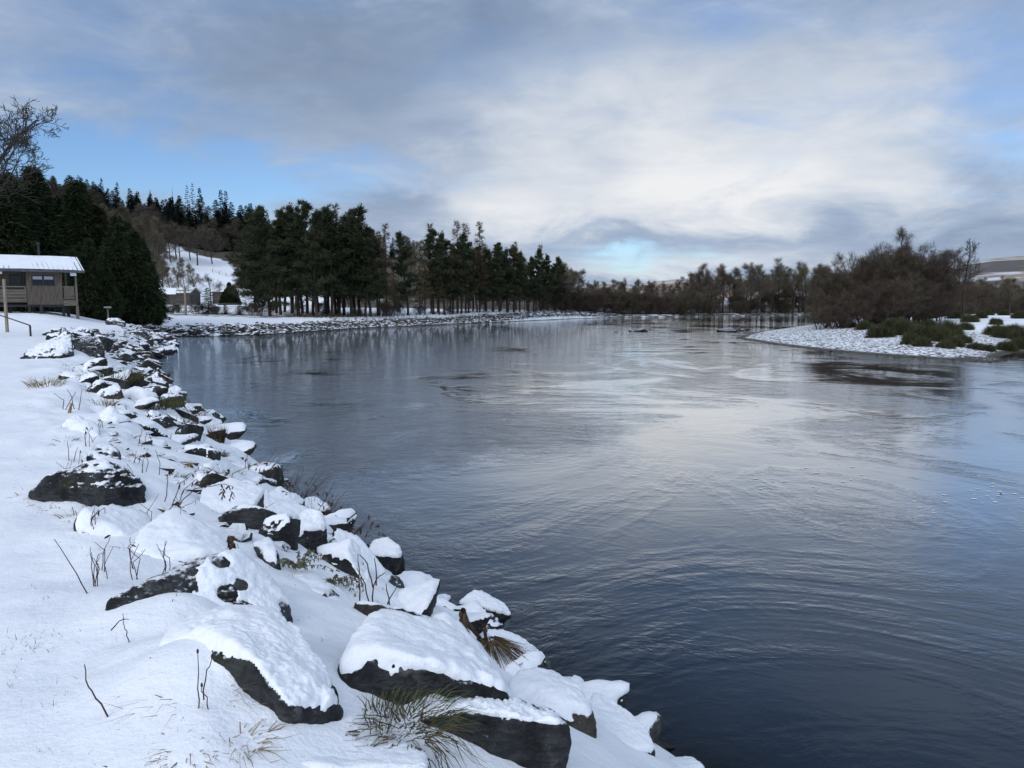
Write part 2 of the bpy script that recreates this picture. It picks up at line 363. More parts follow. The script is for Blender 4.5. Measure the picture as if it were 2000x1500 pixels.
tag(river, kind='structure')

# ------------------------------------------------------------------ boulders with snow caps
ICO = {}
def ico(sub):
    if sub not in ICO:
        b = bmesh.new(); bmesh.ops.create_icosphere(b, subdivisions=sub, radius=1); b.verts.ensure_lookup_table()
        V = np.array([v.co[:] for v in b.verts]); V /= np.linalg.norm(V, axis=1, keepdims=True)
        ICO[sub] = (V, np.array([[v.index for v in f.verts] for f in b.faces])); b.free()
    return ICO[sub]
def normals(V, F):
    fn = np.cross(V[F[:, 1]] - V[F[:, 0]], V[F[:, 2]] - V[F[:, 0]]); n = np.zeros_like(V)
    for k in range(3): np.add.at(n, F[:, k], fn)
    return n / np.maximum(np.linalg.norm(n, axis=1, keepdims=True), 1e-12)
def hull_planes(pts):
    b = bmesh.new(); vs = [b.verts.new(tuple(p)) for p in pts]
    r = bmesh.ops.convex_hull(b, input=vs); b.normal_update(); c = np.mean(pts, 0)
    N, D = [], []
    for f in b.faces:
        n = np.array(f.normal[:]); d = float(n @ (np.array(f.verts[0].co[:]) - c))
        if d < 0: n, d = -n, -d
        if f.calc_area() > 1e-5: N.append(n); D.append(max(d, .02))
    b.free(); return c, np.array(N), np.array(D)
def rock_shape(N, D, ext, sub, seed, p=20, rough=.05):
    U, F = ico(sub); d = U * ext; d = d / np.linalg.norm(d, axis=1, keepdims=True)
    q = np.maximum(d @ N.T / D, 0); m_ = q.max(1, keepdims=True)
    r = 1 / (m_[:, 0] * (((q / m_) ** p).sum(1)) ** (1 / p)); V = d * r[:, None]
    s = float(np.mean(ext)); n = normals(V, F); rng = seed * 7.31
    dn = fbm(V / s * 1.6 + rng, seed, 4, .55) * .9 + .7 * (np.abs(fbm(V / s * 2.6 + rng + 9, seed + 5, 3)) * -1.4 + .3)
    # stepped fracture ledges on the slate
    lv = V / s @ np.array([.25, .1, 1.0]) * 4 + fbm(V / s * 1.2 + rng, seed + 9, 2) * 1.2
    dn = dn + .5 * (np.abs((lv % 1) - .5) - .25)
    fine = fbm(V * 11 + rng, seed + 3, 4, .62) * .020 * min(1, s * 2.5) + np.minimum(fbm(V * 4 + rng, seed + 23, 3, .6), -.12) * .05 * s
    return V + n * (dn * rough * s + fine)[:, None], F, V
def snow_cap(V, F, V0, seed, thr=.45, T=.06, bias=(0, 0), grain=.22, extra=None):
    """a real layer of snow: follows the unbroken shape of the stone where it lies, and dips into the stone where it ends"""
    n = normals(V0, F) * .6 + normals(V, F) * .4; W = V
    m_ = n[:, 2] + bias[0] * n[:, 0] + bias[1] * n[:, 1] + grain * fbm(W * 11 + seed, seed + 40, 4, .62) + .24 * fbm(W * 3.2 + seed, seed + 44, 3) - thr
    if extra is not None: m_ = m_ + extra
    k = sm(m_, 0, .46); th = T * k * (.72 + .6 * fbm(W * 2.6, seed + 50, 3)) + .008 * k * fbm(W * 22, seed + 51, 3, .6)
    S = V0 + (V - V0) * .35
    hi = ((V - S) * n).sum(1); th = np.maximum(th, np.minimum(hi + .002, T * .6) * (m_ > .06))
    P = S + np.array([0, 0, 1.0]) * th[:, None] * .7 + n * (th * .45)[:, None]
    b = sm(m_, -.01, .06)[:, None]; P = (V - n * .018) * (1 - b) + P * b
    keep = (m_[F] > -.02).any(1); FF = F[keep]
    if not len(FF): return None
    idx = np.unique(FF); mp = np.full(len(V), -1); mp[idx] = np.arange(len(idx))
    return P[idx], mp[FF]
def put_rock(name, V, F, V0, loc, mat, seed, thr, T, bias, grain, label, cat, group=None, extra=None):
    o = link(name, mesh_np(name, V, F, mat, True), None, loc)
    cp_ = snow_cap(V, F, V0, seed, thr, T, bias, grain, extra)
    if cp_: link('snow_cap', mesh_np('snow_cap', cp_[0], cp_[1], M_SNOW, True), o)
    return tag(o, label, cat, group)

KEY_SPOTS = []; DRIFTS = []
def key_rock(base, pts, label, seed, thr=.5, T=.06, bias=(0, 0), grain=.22, sub=6, rough=.07, mat=None, deep=.35, bz=None, name='boulder', p=30, group=None, dr=.32, split=None, holes=()):
    """base: pixel where the stone meets the snow; pts: (px, py, metres beyond base)"""
    B = hit(*base) if bz is None else atz(base[0], base[1], bz); y0 = B[1]
    P = [aty(a, b, y0 + d) for a, b, d in pts]
    P = np.array(P); low = P.copy(); low[:, 2] = P[:, 2].min() - deep
    c = P.mean(0); low[:, :2] = c[:2] + (low[:, :2] - c[:2]) * .9
    A = np.concatenate([P, low]); cc, N, D = hull_planes(A)
    ext = (A.max(0) - A.min(0)) / 2
    V, F, V0 = rock_shape(N, D, ext, sub, seed, p, rough)
    zt = P[:, 2].max(); r_ = max(ext[0], ext[1]); fwd = np.array([.35, .94]) * r_ * .85
    if bz is None: DRIFTS.append((cc[0] + fwd[0], cc[1] + fwd[1], r_ * 1.0, dr * max(zt - gz(cc[0], cc[1]), 0)))
    ex = None; W = V + cc
    def on_stone(px, py):                                  # the point of the stone's skin behind a pixel of the photograph
        d = ray(px, py); d = d / np.linalg.norm(d); r_c = W - np.array([0, 0, CZ]); t_ = r_c @ d; off = np.linalg.norm(r_c - t_[:, None] * d, axis=1)
        near = off < max(.03, off.min() * 1.5); return W[np.where(near)[0][np.argmin(t_[near])]]
    if split:                                              # snow clings right of the ridge A-B only
        ax, ay, bx, by, kk = split; A_, B_ = on_stone(ax, ay), on_stone(bx, by); dx_, dz_ = B_[0] - A_[0], B_[2] - A_[2]; L_ = math.hypot(dx_, dz_)
        ex = np.clip(((W[:, 0] - A_[0]) * -dz_ + (W[:, 2] - A_[2]) * dx_) / L_ * kk, -.9, .30)
    for (hx, hy, hr, hs) in holes:                         # bare patches (negative) or snow clinging (positive)
        H0 = on_stone(hx, hy); r0_ = hr / FP * H0[1]; ex = (0 if ex is None else ex) + hs * np.exp(-(((W - H0) ** 2).sum(1) / r0_ ** 2) ** 1.5)
    KEY_SPOTS.append((cc[0], cc[1], max(ext[0], ext[1])))
    return put_rock(name, V, F, V0, cc, mat or M_ROCK, seed, thr, T, bias, grain, label, 'boulder', group, ex)

key_rock((165, 988), [(52, 958, .03), (95, 928, .08), (178, 902, .14), (216, 905, .16), (262, 926, .2), (284, 938, .2), (287, 975, .12), (165, 990, 0), (100, 985, 0), (270, 988, .06), (200, 893, .6), (110, 922, .5), (275, 932, .7), (205, 960, -.16), (210, 985, -.14), (150, 925, .02)],
         'large bare black slate boulder on the flat snow, snow only along its top edge', 1, thr=.80, T=.035, rough=.10, deep=.25, dr=.5, sub=7)
key_rock((165, 1045), [(140, 1018, .05), (160, 990, .1), (215, 984, .35), (290, 1005, .5), (305, 1035, .35), (250, 1055, .05), (170, 1046, 0), (142, 1040, 0)],
         'small rounded snow covered boulder with a dark left end, below the large black boulder', 2, thr=.12, T=.035, bias=(.62, .0), sub=5, grain=.3)
key_rock((390, 1110), [(250, 1085, .1), (270, 1045, .3), (345, 1000, .75), (420, 1045, .55), (475, 1100, .2), (390, 1112, 0), (300, 1115, 0), (295, 1098, .02), (395, 1088, .03)],
         'pyramid shaped boulder buried in smooth deep snow with a thin dark base', 3, thr=.42, T=.06, grain=.06, rough=.015)
key_rock((400, 1215), [(186, 1213, -.12), (198, 1180, -.10), (238, 1151, -.02), (300, 1128, .10), (372, 1098, .22), (418, 1085, .30), (470, 1076, .45), (548, 1148, .42), (576, 1186, .36), (580, 1230, .25), (548, 1180, .3), (545, 1222, .16), (480, 1258, -.05), (375, 1170, .08), (290, 1190, -.03), (212, 1212, -.14), (400, 1080, .8), (520, 1120, .9)],
         'big slanted boulder, dark left face and snow speckled right face with round bare patches', 4, thr=.60, T=.022, bias=(.35, -.05), grain=.62, rough=.04, mat=M_ROCK, sub=7, p=40, dr=.15, split=(425, 1080, 372, 1180, 7.0), holes=[(448, 1150, 20, -1.6), (482, 1136, 15, -1.6), (488, 1184, 24, -1.8), (440, 1094, 18, -1.4), (572, 1212, 26, -2.2), (566, 1180, 16, -1.6)])
P_ = hit(330, 1215); DRIFTS.append((P_[0], P_[1] + .1, .42, .13))
key_rock((610, 1432), [(308, 1262, .40), (330, 1222, .55), (450, 1183, .80), (540, 1195, .78), (648, 1308, .36), (674, 1372, .2), (680, 1410, .1), (612, 1436, 0), (562, 1405, .02), (500, 1332, .14), (450, 1302, .22), (370, 1272, .36),
         (370, 1246, .38), (440, 1246, .26), (500, 1290, .10), (560, 1385, -.06), (540, 1322, .08), (600, 1345, .10), (655, 1350, .16)],
         'long slab boulder under a thick snow blanket with a jagged dark front edge', 5, thr=.54, T=.045, grain=.26, rough=.06, dr=.12, sub=7, holes=[(322, 1250, 42, 1.2)])
for a_, b_, c_, d_ in ((420, 1345, .42, .20), (345, 1300, .30, .14), (520, 1400, .22, .10)):
    P_ = hit(a_, b_); DRIFTS.append((P_[0], P_[1], c_, d_))
key_rock((700, 1395), [(648, 1330, .15), (658, 1285, .32), (735, 1195, .85), (800, 1205, .95), (900, 1235, .85), (975, 1310, .5), (1005, 1366, .24), (900, 1402, .15), (790, 1402, .13), (700, 1398, .10), (668, 1372, .1), (720, 1268, .22), (800, 1288, .16), (870, 1316, .14), (960, 1328, .26)],
         'broad boulder with a wide dome of snow above a dark hollow, behind the grass clump', 6, thr=.58, T=.055, grain=.22, rough=.05, dr=.18)
key_rock((1000, 1500), [(705, 1420, .14), (722, 1398, .2), (762, 1322, .44), (850, 1338, .42), (1000, 1365, .36), (1105, 1400, .26), (1120, 1432, .14), (1105, 1492, .05), (1000, 1505, .02), (885, 1502, .03), (760, 1462, .08), (883, 1386, .13), (1000, 1396, .12), (1105, 1412, .12), (860, 1318, .75), (1080, 1385, .6)],
         'wedge shaped boulder at the bottom with a flat black front face and straight snow ridge', 7, thr=.66, T=.035, bias=(-.75, .0), grain=.16, rough=.035, deep=.3, p=44, dr=.12, sub=7)
key_rock((1130, 1432), [(985, 1345, .25), (1010, 1318, .4), (1080, 1312, .55), (1150, 1365, .3), (1170, 1405, .12), (1166, 1436, .02), (1130, 1436, 0), (1090, 1402, .02), (1000, 1390, .1), (1080, 1384, .08), (1105, 1376, .08), (1150, 1388, .08)],
         'boulder with a rounded snow cap and brown mossy front, right of the wedge shaped boulder', 8, thr=.52, T=.055, grain=.12, mat=M_ROCKB, rough=.03, dr=.3)
key_rock((640, 1505), [(440, 1490, .1), (450, 1462, .2), (520, 1440, .35), (640, 1428, .4), (780, 1445, .35), (842, 1478, .2), (845, 1510, 0), (640, 1515, -.03), (470, 1510, 0)],
         'low flat boulder under a smooth snow shelf at the bottom edge, below the long slab', 9, thr=.55, T=.05, grain=.12, rough=.025)
key_rock((605, 1092), [(553, 1042, .08), (565, 1020, .2), (600, 998, .45), (635, 1006, .4), (642, 1045, .16), (636, 1088, .06), (600, 1095, 0), (560, 1060, .02), (600, 1030, .1), (630, 1035, .1)],
         'blocky dark boulder dotted with snow, standing on the crest with a mossy stone under it', 10, thr=.62, T=.045, grain=.45, rough=.07, dr=.5)
key_rock((615, 1092), [(580, 1090, -.03), (590, 1066, .0), (615, 1062, .05), (638, 1075, .05), (640, 1100, .0), (610, 1102, -.05)],
         'small round mossy stone tucked under the blocky dark boulder', 11, thr=1.3, dr=0, T=.02, sub=4, mat=M_ROCKB)
key_rock((770, 1125), [(715, 1080, .1), (725, 1055, .3), (760, 1050, .4), (785, 1075, .25), (793, 1110, .1), (770, 1127, 0), (740, 1110, 0), (745, 1085, .05), (780, 1090, .06)],
         'snow capped boulder with dark grassy right end at the top of the waterside slope', 12, thr=.50, T=.045, bias=(-.25, 0), grain=.3)
key_rock((960, 1212), [(893, 1180, .1), (925, 1152, .3), (940, 1154, .35), (985, 1182, .25), (1001, 1205, .1), (975, 1218, 0), (920, 1212, .0), (935, 1188, .02), (985, 1198, .02)],
         'lone pointed snow topped boulder standing in the water off the bank', 13, thr=.50, T=.04, grain=.40, bz=0.0, deep=.5)
key_rock((1050, 1308), [(925, 1225, .3), (1000, 1235, .45), (1050, 1265, .35), (1086, 1308, .1), (1075, 1318, .02), (1005, 1290, .0), (990, 1255, .15), (1008, 1262, .08), (1060, 1292, .05)],
         'sloping snowy slab with a narrow dark gap along its waterside edge', 14, thr=.45, T=.04, bias=(-.3, .1), grain=.3)
key_rock((1250, 1470), [(1130, 1400, .2), (1160, 1358, .5), (1200, 1378, .5), (1262, 1425, .25), (1284, 1470, .05), (1250, 1476, 0), (1160, 1445, .0)],
         'snow covered slab sloping into the river with dark wet right corner', 15, thr=0.40, T=0.042, bias=(-.25, 0), grain=.25)
key_rock((1340, 1512), [(1290, 1500, .1), (1310, 1484, .25), (1355, 1482, .25), (1378, 1500, .1), (1370, 1520, 0), (1290, 1525, 0)],
         'snowy stone cut by the bottom edge at the waterline', 16, thr=0.34, T=0.036, sub=5)
key_rock((690, 1190), [(545, 1140, .35), (640, 1150, .45), (735, 1195, .3), (725, 1200, .05), (660, 1172, .0), (570, 1150, .1), (600, 1100, .9), (720, 1160, .9)],
         'long flat slab with a thin dark straight edge behind the twiggy stem plant', 17, thr=0.66, T=0.030, grain=.12)
key_rock((525, 1110), [(512, 1095, .05), (520, 1075, .12), (545, 1074, .2), (550, 1100, .05), (535, 1112, 0), (480, 1060, .5), (530, 1050, .5)],
         'small dark hollow faced stone poking from deep snow above the speckled boulder', 18, thr=0.66, T=0.036, sub=5)
key_rock((640, 1090), [(640, 1070, .2), (655, 1030, .5), (700, 1045, .6), (760, 1120, .5), (720, 1180, .1), (650, 1120, .0)],
         'smooth snow plastered slab leaning toward the water beside the blocky dark boulder', 19, thr=0.24, T=0.030, grain=.15, rough=.02)
key_rock((222, 905), [(165, 890, .0), (185, 868, .2), (215, 862, .35), (236, 880, .3), (240, 905, .1), (200, 908, 0)],
         'dark split stone rising just behind the large black boulder', 20, thr=0.72, T=0.036, bias=(-.3, 0), sub=5)
key_rock((175, 853), [(130, 850, .1), (150, 838, .1), (172, 834, .2), (198, 842, .25), (202, 862, .0), (168, 856, 0), (160, 828, .6), (110, 845, .5)],
         'low boulder with deep rounded snow hood and small black mouth', 21, thr=0.66, T=0.072, grain=.1, sub=5)
key_rock((135, 836), [(115, 836, .0), (132, 818, .15), (150, 812, .3), (175, 825, .3), (165, 838, .05), (130, 838, 0)],
         'small dark notched stone beside the cut woody stump', 22, thr=0.70, T=0.054, grain=.2, sub=5)
key_rock((240, 812), [(190, 798, .2), (205, 790, .4), (245, 793, .4), (258, 812, .1), (225, 814, 0)],
         'square fronted brown stone with flat snow lid behind the dead stalks', 23, thr=0.70, T=0.042, mat=M_ROCKB, sub=5)
key_rock((300, 868), [(215, 852, .3), (280, 852, .5), (330, 866, .35), (322, 876, .1), (270, 870, .0), (218, 862, .05)],
         'long low stone with a dark slot under its snow shelf', 24, thr=0.66, T=0.048, grain=.12, sub=5)
key_rock((345, 905), [(265, 905, .25), (300, 885, .5), (360, 900, .6), (385, 935, .35), (365, 950, .05), (330, 935, 0)],
         'tilted snowy slab with a dark speckled end left of the brown grass hummock', 25, thr=0.46, T=0.042, bias=(-.35, .2), grain=.35, sub=5)
key_rock((500, 1010), [(440, 1000, .0), (470, 970, .3), (560, 985, .7), (610, 1000, .6), (560, 1030, .1), (480, 1030, 0)],
         'wide snow mound boulder before the reeds with small dark holes in its front', 26, thr=0.34, T=0.054, grain=.3, rough=.06)
key_rock((420, 1005), [(385, 1000, 0), (395, 960, .4), (450, 935, .9), (520, 960, .8), (500, 990, .2), (430, 1008, 0)],
         'smooth snow covered hump between the drooping bramble and the reeds', 27, thr=0.26, T=0.048, grain=.08, rough=.02)
key_rock((170, 698), [(145, 690, .1), (142, 662, .4), (165, 655, .8), (195, 658, .8), (206, 680, .4), (198, 698, .1), (165, 699, 0)],
         'massive dark faced boulder at the edge of the lawn, largest on the middle bank', 28, thr=0.85, T=0.060, rough=.06, deep=.5)
key_rock((95, 702), [(36, 703, .0), (60, 680, .4), (100, 660, 1.2), (140, 652, 1.5), (146, 690, .6), (120, 695, .1), (60, 704, 0)],
         'long slanting snow streaked boulder joined to the massive dark faced boulder', 29, thr=0.68, T=0.048, grain=.5, rough=.08)
key_rock((150, 735), [(112, 733, .1), (125, 726, .3), (185, 727, .5), (202, 738, .3), (190, 745, .05), (130, 735, 0)],
         'flat low slab with a thin dark front edge under level snow', 30, thr=0.70, T=0.060, grain=.1, sub=5)
key_rock((160, 758), [(132, 758, .05), (150, 750, .3), (180, 750, .5), (182, 760, .0), (140, 760, 0)],
         'short dark stone edge showing under snow near the straw tufts', 31, thr=0.74, T=0.054, sub=5)
key_rock((222, 636), [(204, 626, .2), (210, 620, .6), (232, 621, .9), (246, 628, .6), (243, 638, .1), (215, 640, 0)],
         'stacked brown stone block at the head of the inlet, before the dark evergreens', 32, thr=0.78, T=0.072, mat=M_ROCKB, sub=5, rough=.12)
key_rock((183, 652), [(170, 650, 0), (176, 642, .3), (192, 641, .4), (198, 652, .1), (183, 654, 0)],
         'jagged brown stone behind the massive dark faced boulder', 33, thr=0.82, T=0.048, mat=M_ROCKB, sub=5, rough=.12)
key_rock((272, 660), [(255, 655, .2), (262, 645, .5), (285, 645, .6), (302, 668, .2), (285, 668, 0), (262, 664, 0)],
         'steep grey stone above the inlet corner with one bare dark side', 34, thr=0.78, T=0.048, sub=5, rough=.10)
key_rock((520, 912), [(503, 908, .1), (512, 902, .3), (540, 903, .4), (551, 912, .2), (540, 918, 0), (510, 918, 0)],
         'small snow tipped rock in the shallows at the edge beyond the reeds', 35, thr=0.66, T=0.036, grain=.5, bz=0.05, sub=5)
key_rock((400, 945), [(372, 935, .1), (385, 905, .5), (440, 925, .6), (448, 945, .2), (420, 952, 0)],
         'dark stone under the brown grass hummock', 36, thr=0.85, T=0.024, sub=5)

# library of riprap shapes, each copied many times with its own snow cap
LIB = []
for s in range(14):
    rs = np.random.RandomState(100 + s); pts = rs.normal(size=(13, 3)); pts /= np.linalg.norm(pts, axis=1, keepdims=True)
    pts *= np.array([1.0, rs.uniform(.6, .9), rs.uniform(.42, .72)]) * rs.uniform(.85, 1.1, (13, 1))
    tl = rs.uniform(-.5, .5); pts = pts @ np.array([[math.cos(tl), 0, math.sin(tl)], [0, 1, 0], [-math.sin(tl), 0, math.cos(tl)]])
    c, N, D = hull_planes(pts)
    V, F, V0 = rock_shape(N, D, np.ptp(pts, axis=0) / 2, 5 if s < 7 else 4, 200 + s, 30, .05)
    LIB.append((V, F, V0, s))
LIBM = []
for V, F, V0, s in LIB:
    a = mesh_np('boulder', V, F, M_ROCK if s % 3 else M_ROCKB, True); caps = []
    for k, (thr, T) in enumerate(((.78, .07), (.60, .10), (.32, .12))):
        c = snow_cap(V, F, V0, 300 + s * 3 + k, thr, T, (-.1, 0), .3)
        caps.append(mesh_np('snow_cap', c[0], c[1], M_SNOW, True) if c else None)
    LIBM.append((a, caps))
shore = np.array(NEAR_SHORE + FAR_SHORE[:2]); seg = np.linalg.norm(np.diff(shore, axis=0), axis=1); cum = np.concatenate([[0], np.cumsum(seg)])
rs = np.random.RandomState(7); placed = [(x, y, r * .8) for x, y, r in KEY_SPOTS]; KEYS = list(placed); P_ = hit(955, 1275); KEYS.append((P_[0], P_[1], .35)); cands = []
for it in range(9000):
    u = rs.uniform(0, cum[-1]); k = min(np.searchsorted(cum, u) - 1, len(seg) - 1); k = max(k, 0)
    p = shore[k] + (shore[k + 1] - shore[k]) * ((u - cum[k]) / seg[k]); tn = (shore[k + 1] - shore[k]) / seg[k]; nn_ = np.array([-tn[1], tn[0]])
    d = rs.uniform(-.35, 4.1) if p[1] < 40 else rs.uniform(-.3, 4.6)
    q = p + nn_ * d
    size = (rs.uniform(.16, .36) if q[1] < 14 else rs.uniform(.18, .46)) * (1.15 if d < 1 else 1) * (1.25 if q[1] > 30 else 1)
    cands.append((q[0], q[1], d, size))
cands.sort(key=lambda c: -c[3])
nb = 0; quota = [28, 84, 70, 60]
ZONES = {}
for (x, y, d, size) in cands:
    zn = 0 if y < 9 else 1 if y < 20 else 2 if y < 40 else 3
    if quota[zn] <= 0: continue
    if any((x - a) ** 2 + (y - b) ** 2 < ((size + r) * (.66 if y > 20 else .60)) ** 2 for a, b, r in placed): continue
    if y < 2.5 or y > 82 or (y < 9 and (d > 2.3 or d < .15)) or (y < 22 and d > 3.15 - .5 * rs.rand()): continue
    if any((x - a) ** 2 + (y - b) ** 2 < (size * .7 + r) ** 2 for a, b, r in KEYS): continue
    quota[zn] -= 1; placed.append((x, y, size)); s = rs.randint(14); me, caps = LIBM[s]
    zg = gz(x, y) if d > 0 else -.05
    if d < .30 and 9 <= y < 45: continue
    if d < 1.3 and y < 24: size *= 1.1
    cover = rs.randint(1, 3) if d < 1.3 and y < 24 else (0 if rs.rand() < .22 else 1 if rs.rand() < .6 else 2) if y < 16 else (0 if rs.rand() < .5 else 1)
    o = link('boulder', me, None, (x, y, max(zg, -.1) + size * (rs.uniform(-.08, .18) if y < 16 else rs.uniform(.06, .30))), rs.uniform(0, 6.28), size)
    if d < 1.3 and y < 24: o.scale = (size * 1.3, size, size * .75); o.location.z -= size * .16
    o.rotation_euler = (rs.uniform(-.12, .12), rs.uniform(-.12, .12), o.rotation_euler[2])
    if caps[cover]: link('snow_cap', caps[cover], o)
    if y < 16 and d > .6: DRIFTS.append((x + .25 * size, y + .7 * size, size * 1.1, size * .30))
    where = 'at the water edge' if d < .7 else 'on the waterside slope' if d < 2.5 else 'along the top of the bank'
    reach = 'among the nearest rocks' if y < 9 else 'beyond the reeds' if y < 18 else 'below the dark pine scrub patch' if y < 30 else 'toward the inlet corner' if y < 52 else 'round the head of the inlet'
    look = ('mostly bare', 'half snowy', 'snow buried')[cover]; tone = 'slate' if s % 3 else 'brown'
    tag(o, '%s %s stone %s, %s' % (look, tone, where, reach), 'boulder', '%s %s stones %s %s' % (look, tone, where, reach)); nb += 1

# the far bank's broken stone and the gaps of the near bank: too many to count
def rubble(name, pts, sizes, seed, mat, lib=6):
    rs = np.random.RandomState(seed); parts = []
    base = []
    for s in range(lib):
        r2 = np.random.RandomState(500 + s + seed); p = r2.normal(size=(10, 3)); p /= np.linalg.norm(p, axis=1, keepdims=True); p *= np.array([1, .75, .55])
        b = bmesh.new(); [b.verts.new(tuple(v)) for v in p]; bmesh.ops.convex_hull(b, input=b.verts[:]); b.verts.ensure_lookup_table()
        for i, v in enumerate(b.verts): v.index = i
        base.append((np.array([v.co[:] for v in b.verts]), np.array([[v.index for v in f.verts] for f in b.faces if len(f.verts) == 3]))); b.free()
    Vs, Fs, off = [], [], 0
    for (p, s) in zip(pts, sizes):
        V, F = base[rs.randint(lib)]; a = rs.uniform(0, 6.28); c, n_ = math.cos(a), math.sin(a)
        W = V * np.array([1, 1, .7]) * s; W = np.stack([W[:, 0] * c - W[:, 1] * n_, W[:, 0] * n_ + W[:, 1] * c, W[:, 2]], 1) + p
        Vs.append(W); Fs.append(F + off); off += len(V)
    o = link(name, mesh_np(name, np.concatenate(Vs), np.concatenate(Fs), mat, False)); return o
fs = np.array(NEAR_SHORE[-3:] + FAR_SHORE); sg = np.linalg.norm(np.diff(fs, axis=0), axis=1); cm = np.concatenate([[0], np.cumsum(sg)])
L = cm[np.searchsorted(fs[:, 1], 172)]
N_ = 3000; u = rs.uniform(0, 1, N_) ** 1.15 * L; k = np.clip(np.searchsorted(cm, u) - 1, 0, len(sg) - 1)
p = fs[k] + (fs[k + 1] - fs[k]) * ((u - cm[k]) / sg[k])[:, None]; tn = (fs[k + 1] - fs[k]) / sg[k][:, None]; nn_ = np.stack([-tn[:, 1], tn[:, 0]], 1)
d = rs.uniform(-.3, 1.0, N_) * rs.uniform(.3, 2.6, N_); q = p + nn_ * d[:, None]; zz = np.maximum(ground(q[:, 0], q[:, 1]), -.1)
tag(rubble('bank_rubble', np.stack([q[:, 0], q[:, 1], zz + .02], 1), rs.uniform(.14, .42, N_) * (1 + .5 * (rs.uniform(size=N_) > .93)), 3, M_RUBBLE), 'broken snow dusted stones armouring the far river bank below the pines', 'rubble', kind='stuff')
N_ = 2200; u = rs.uniform(0, cum[-1], N_); k = np.clip(np.searchsorted(cum, u) - 1, 0, len(seg) - 1)
p = shore[k] + (shore[k + 1] - shore[k]) * ((u - cum[k]) / seg[k])[:, None]; tn = (shore[k + 1] - shore[k]) / seg[k][:, None]; nn_ = np.stack([-tn[:, 1], tn[:, 0]], 1)
d = rs.uniform(-.4, 2.9, N_); q = p + nn_ * d[:, None]; keep = q[:, 1] > 5; q = q[keep]; d = d[keep]
zz = np.maximum(ground(q[:, 0], q[:, 1]), -.1)
tag(rubble('bank_chips', np.stack([q[:, 0], q[:, 1], zz - .01], 1), np.where(q[:, 1] > 25, 1.5, 1) * rs.uniform(.06, .2, len(q)), 4, M_RUBBLE), 'small snow dusted stones filling gaps between the bank boulders', 'rubble', kind='stuff')
# gravel bar cobbles
bx = np.array(BAR[:9]); N_ = 4200; q = np.stack([rs.uniform(10, 52, N_), rs.uniform(40, 82, N_)], 1)
db = sdf(LAND_B, q[:, 0], q[:, 1]); q = q[(db > -.1) & (db < 13)]; zz = ground(q[:, 0], q[:, 1])
M_COB = rock_mat('cobble', (.05, .043, .036), (.13, .115, .10), .18)
tag(rubble('gravel_cobbles', np.stack([q[:, 0], q[:, 1], zz + .01], 1), rs.uniform(.05, .15, len(q)), 5, M_COB), 'snow sprinkled cobbles of the gravel bar', 'cobbles', kind='stuff')
# rocks out in the river
for i, (px, py, w_, h_, lab) in enumerate([(1232, 648, .5, .26, 'small dark wet rock, left one of the trio in mid river'), (1245, 648, .75, .5, 'middle and tallest dark wet rock of the trio in mid river'), (1258, 648, .6, .3, 'right dark wet rock of the trio in mid river'),
        (1410, 648, .95, .3, 'low dark wet rock off the gravel bar, first of its line'), (1425, 648, 1.2, .4, 'long dark wet rock second in the line off the gravel bar'), (1437, 647, .45, .3, 'small dark rock third in the line off the gravel bar'),
        (1447, 646.5, .5, .35, 'small dark rock fourth in the line off the gravel bar'), (1460, 646, .45, .3, 'small dark rock closest to the snowy gravel in the line off the bar'), (1203, 649, .35, .12, 'flat rock barely awash beside the mid river trio')]):
    P = atz(px, py); V, F, V0, s = LIB[(i * 5) % 14]; sc = np.array([w_, w_ * .7, h_ * 1.6])
    o = link('river_rock', mesh_np('river_rock', V * sc, F, M_ROCK, True), None, (P[0], P[1], .02)); tag(o, lab, 'rock')

# ------------------------------------------------------------------ the ground sheet, drifted up behind the stones
def drift(X, Y):
    out = np.zeros_like(X)
    for x, y, r, h in DRIFTS:
        k = np.abs(X - x) + np.abs(Y - y) < 4 * r
        out[k] = np.maximum(out[k], h * np.exp(-((X[k] - x) ** 2 + (Y[k] - y) ** 2) / (r * r)))
    return out
AZS = np.concatenate([np.arange(-58, 58, .2), np.arange(58, 302, 4.0)]) * math.pi / 180
X, Y, F, na = radial_grid(.4, 4200, [(36, .010), (700, .014), (4200, .03)], AZS)
Z, dA, dB, r_, az_ = ground(X, Y, True)
Z = Z + drift(X, Y) * (dA > .05)
P3 = np.stack([X, Y, Z], 1)
# land cover: brown (forest floor, dead grass and brush showing through the snow), pebble (gravel), earth (bank face)
pyl = 592 - (Z - CZ) / np.maximum(Y, 1) * FP
pxl = 1000 + X / np.maximum(Y, 1) * FP
brown = np.zeros_like(Z)
leftw = 1 - sm(az_, .0, .10)
hill = sm(r_, 215, 260) * leftw
field_open = sm(pxl + 25 * fbm(P3 * .05, 7, 3), 315, 350) * (1 - sm(pxl + 30 * fbm(P3 * .05, 7, 3), 450, 500)) * (1 - sm(r_ + 26 * fbm(P3 * .03, 2, 3) + .45 * (pxl - 400), 318, 335))
brown = np.maximum(brown, hill * (1 - field_open))
brown = np.maximum(brown, .52 * sm(r_, 100, 106) * (1 - .35 * sm(r_, 112, 135)) * (1 - .55 * sm(r_, 160, 205)) * (dA > 8))
brown = np.maximum(brown, .9 * sm(dA, 5, 9) * (az_ > .0) * (r_ > 140) * (r_ < 900))
brown = np.maximum(brown, sm(dB, 16, 30) * .32)
moor = sm(r_, 1000, 1400)
behind = sm(pxl, 600, 700) * (1 - sm(pxl, 1150, 1250)) * sm(r_, 140, 165)
brown = np.maximum(brown, .78 * behind * (dA > 6))
brown = np.maximum(brown, .60 * sm(dA, .3, 1.2) * (r_ > 150) * (az_ > .02) * (r_ < 900))
brown = brown * (1 - moor)
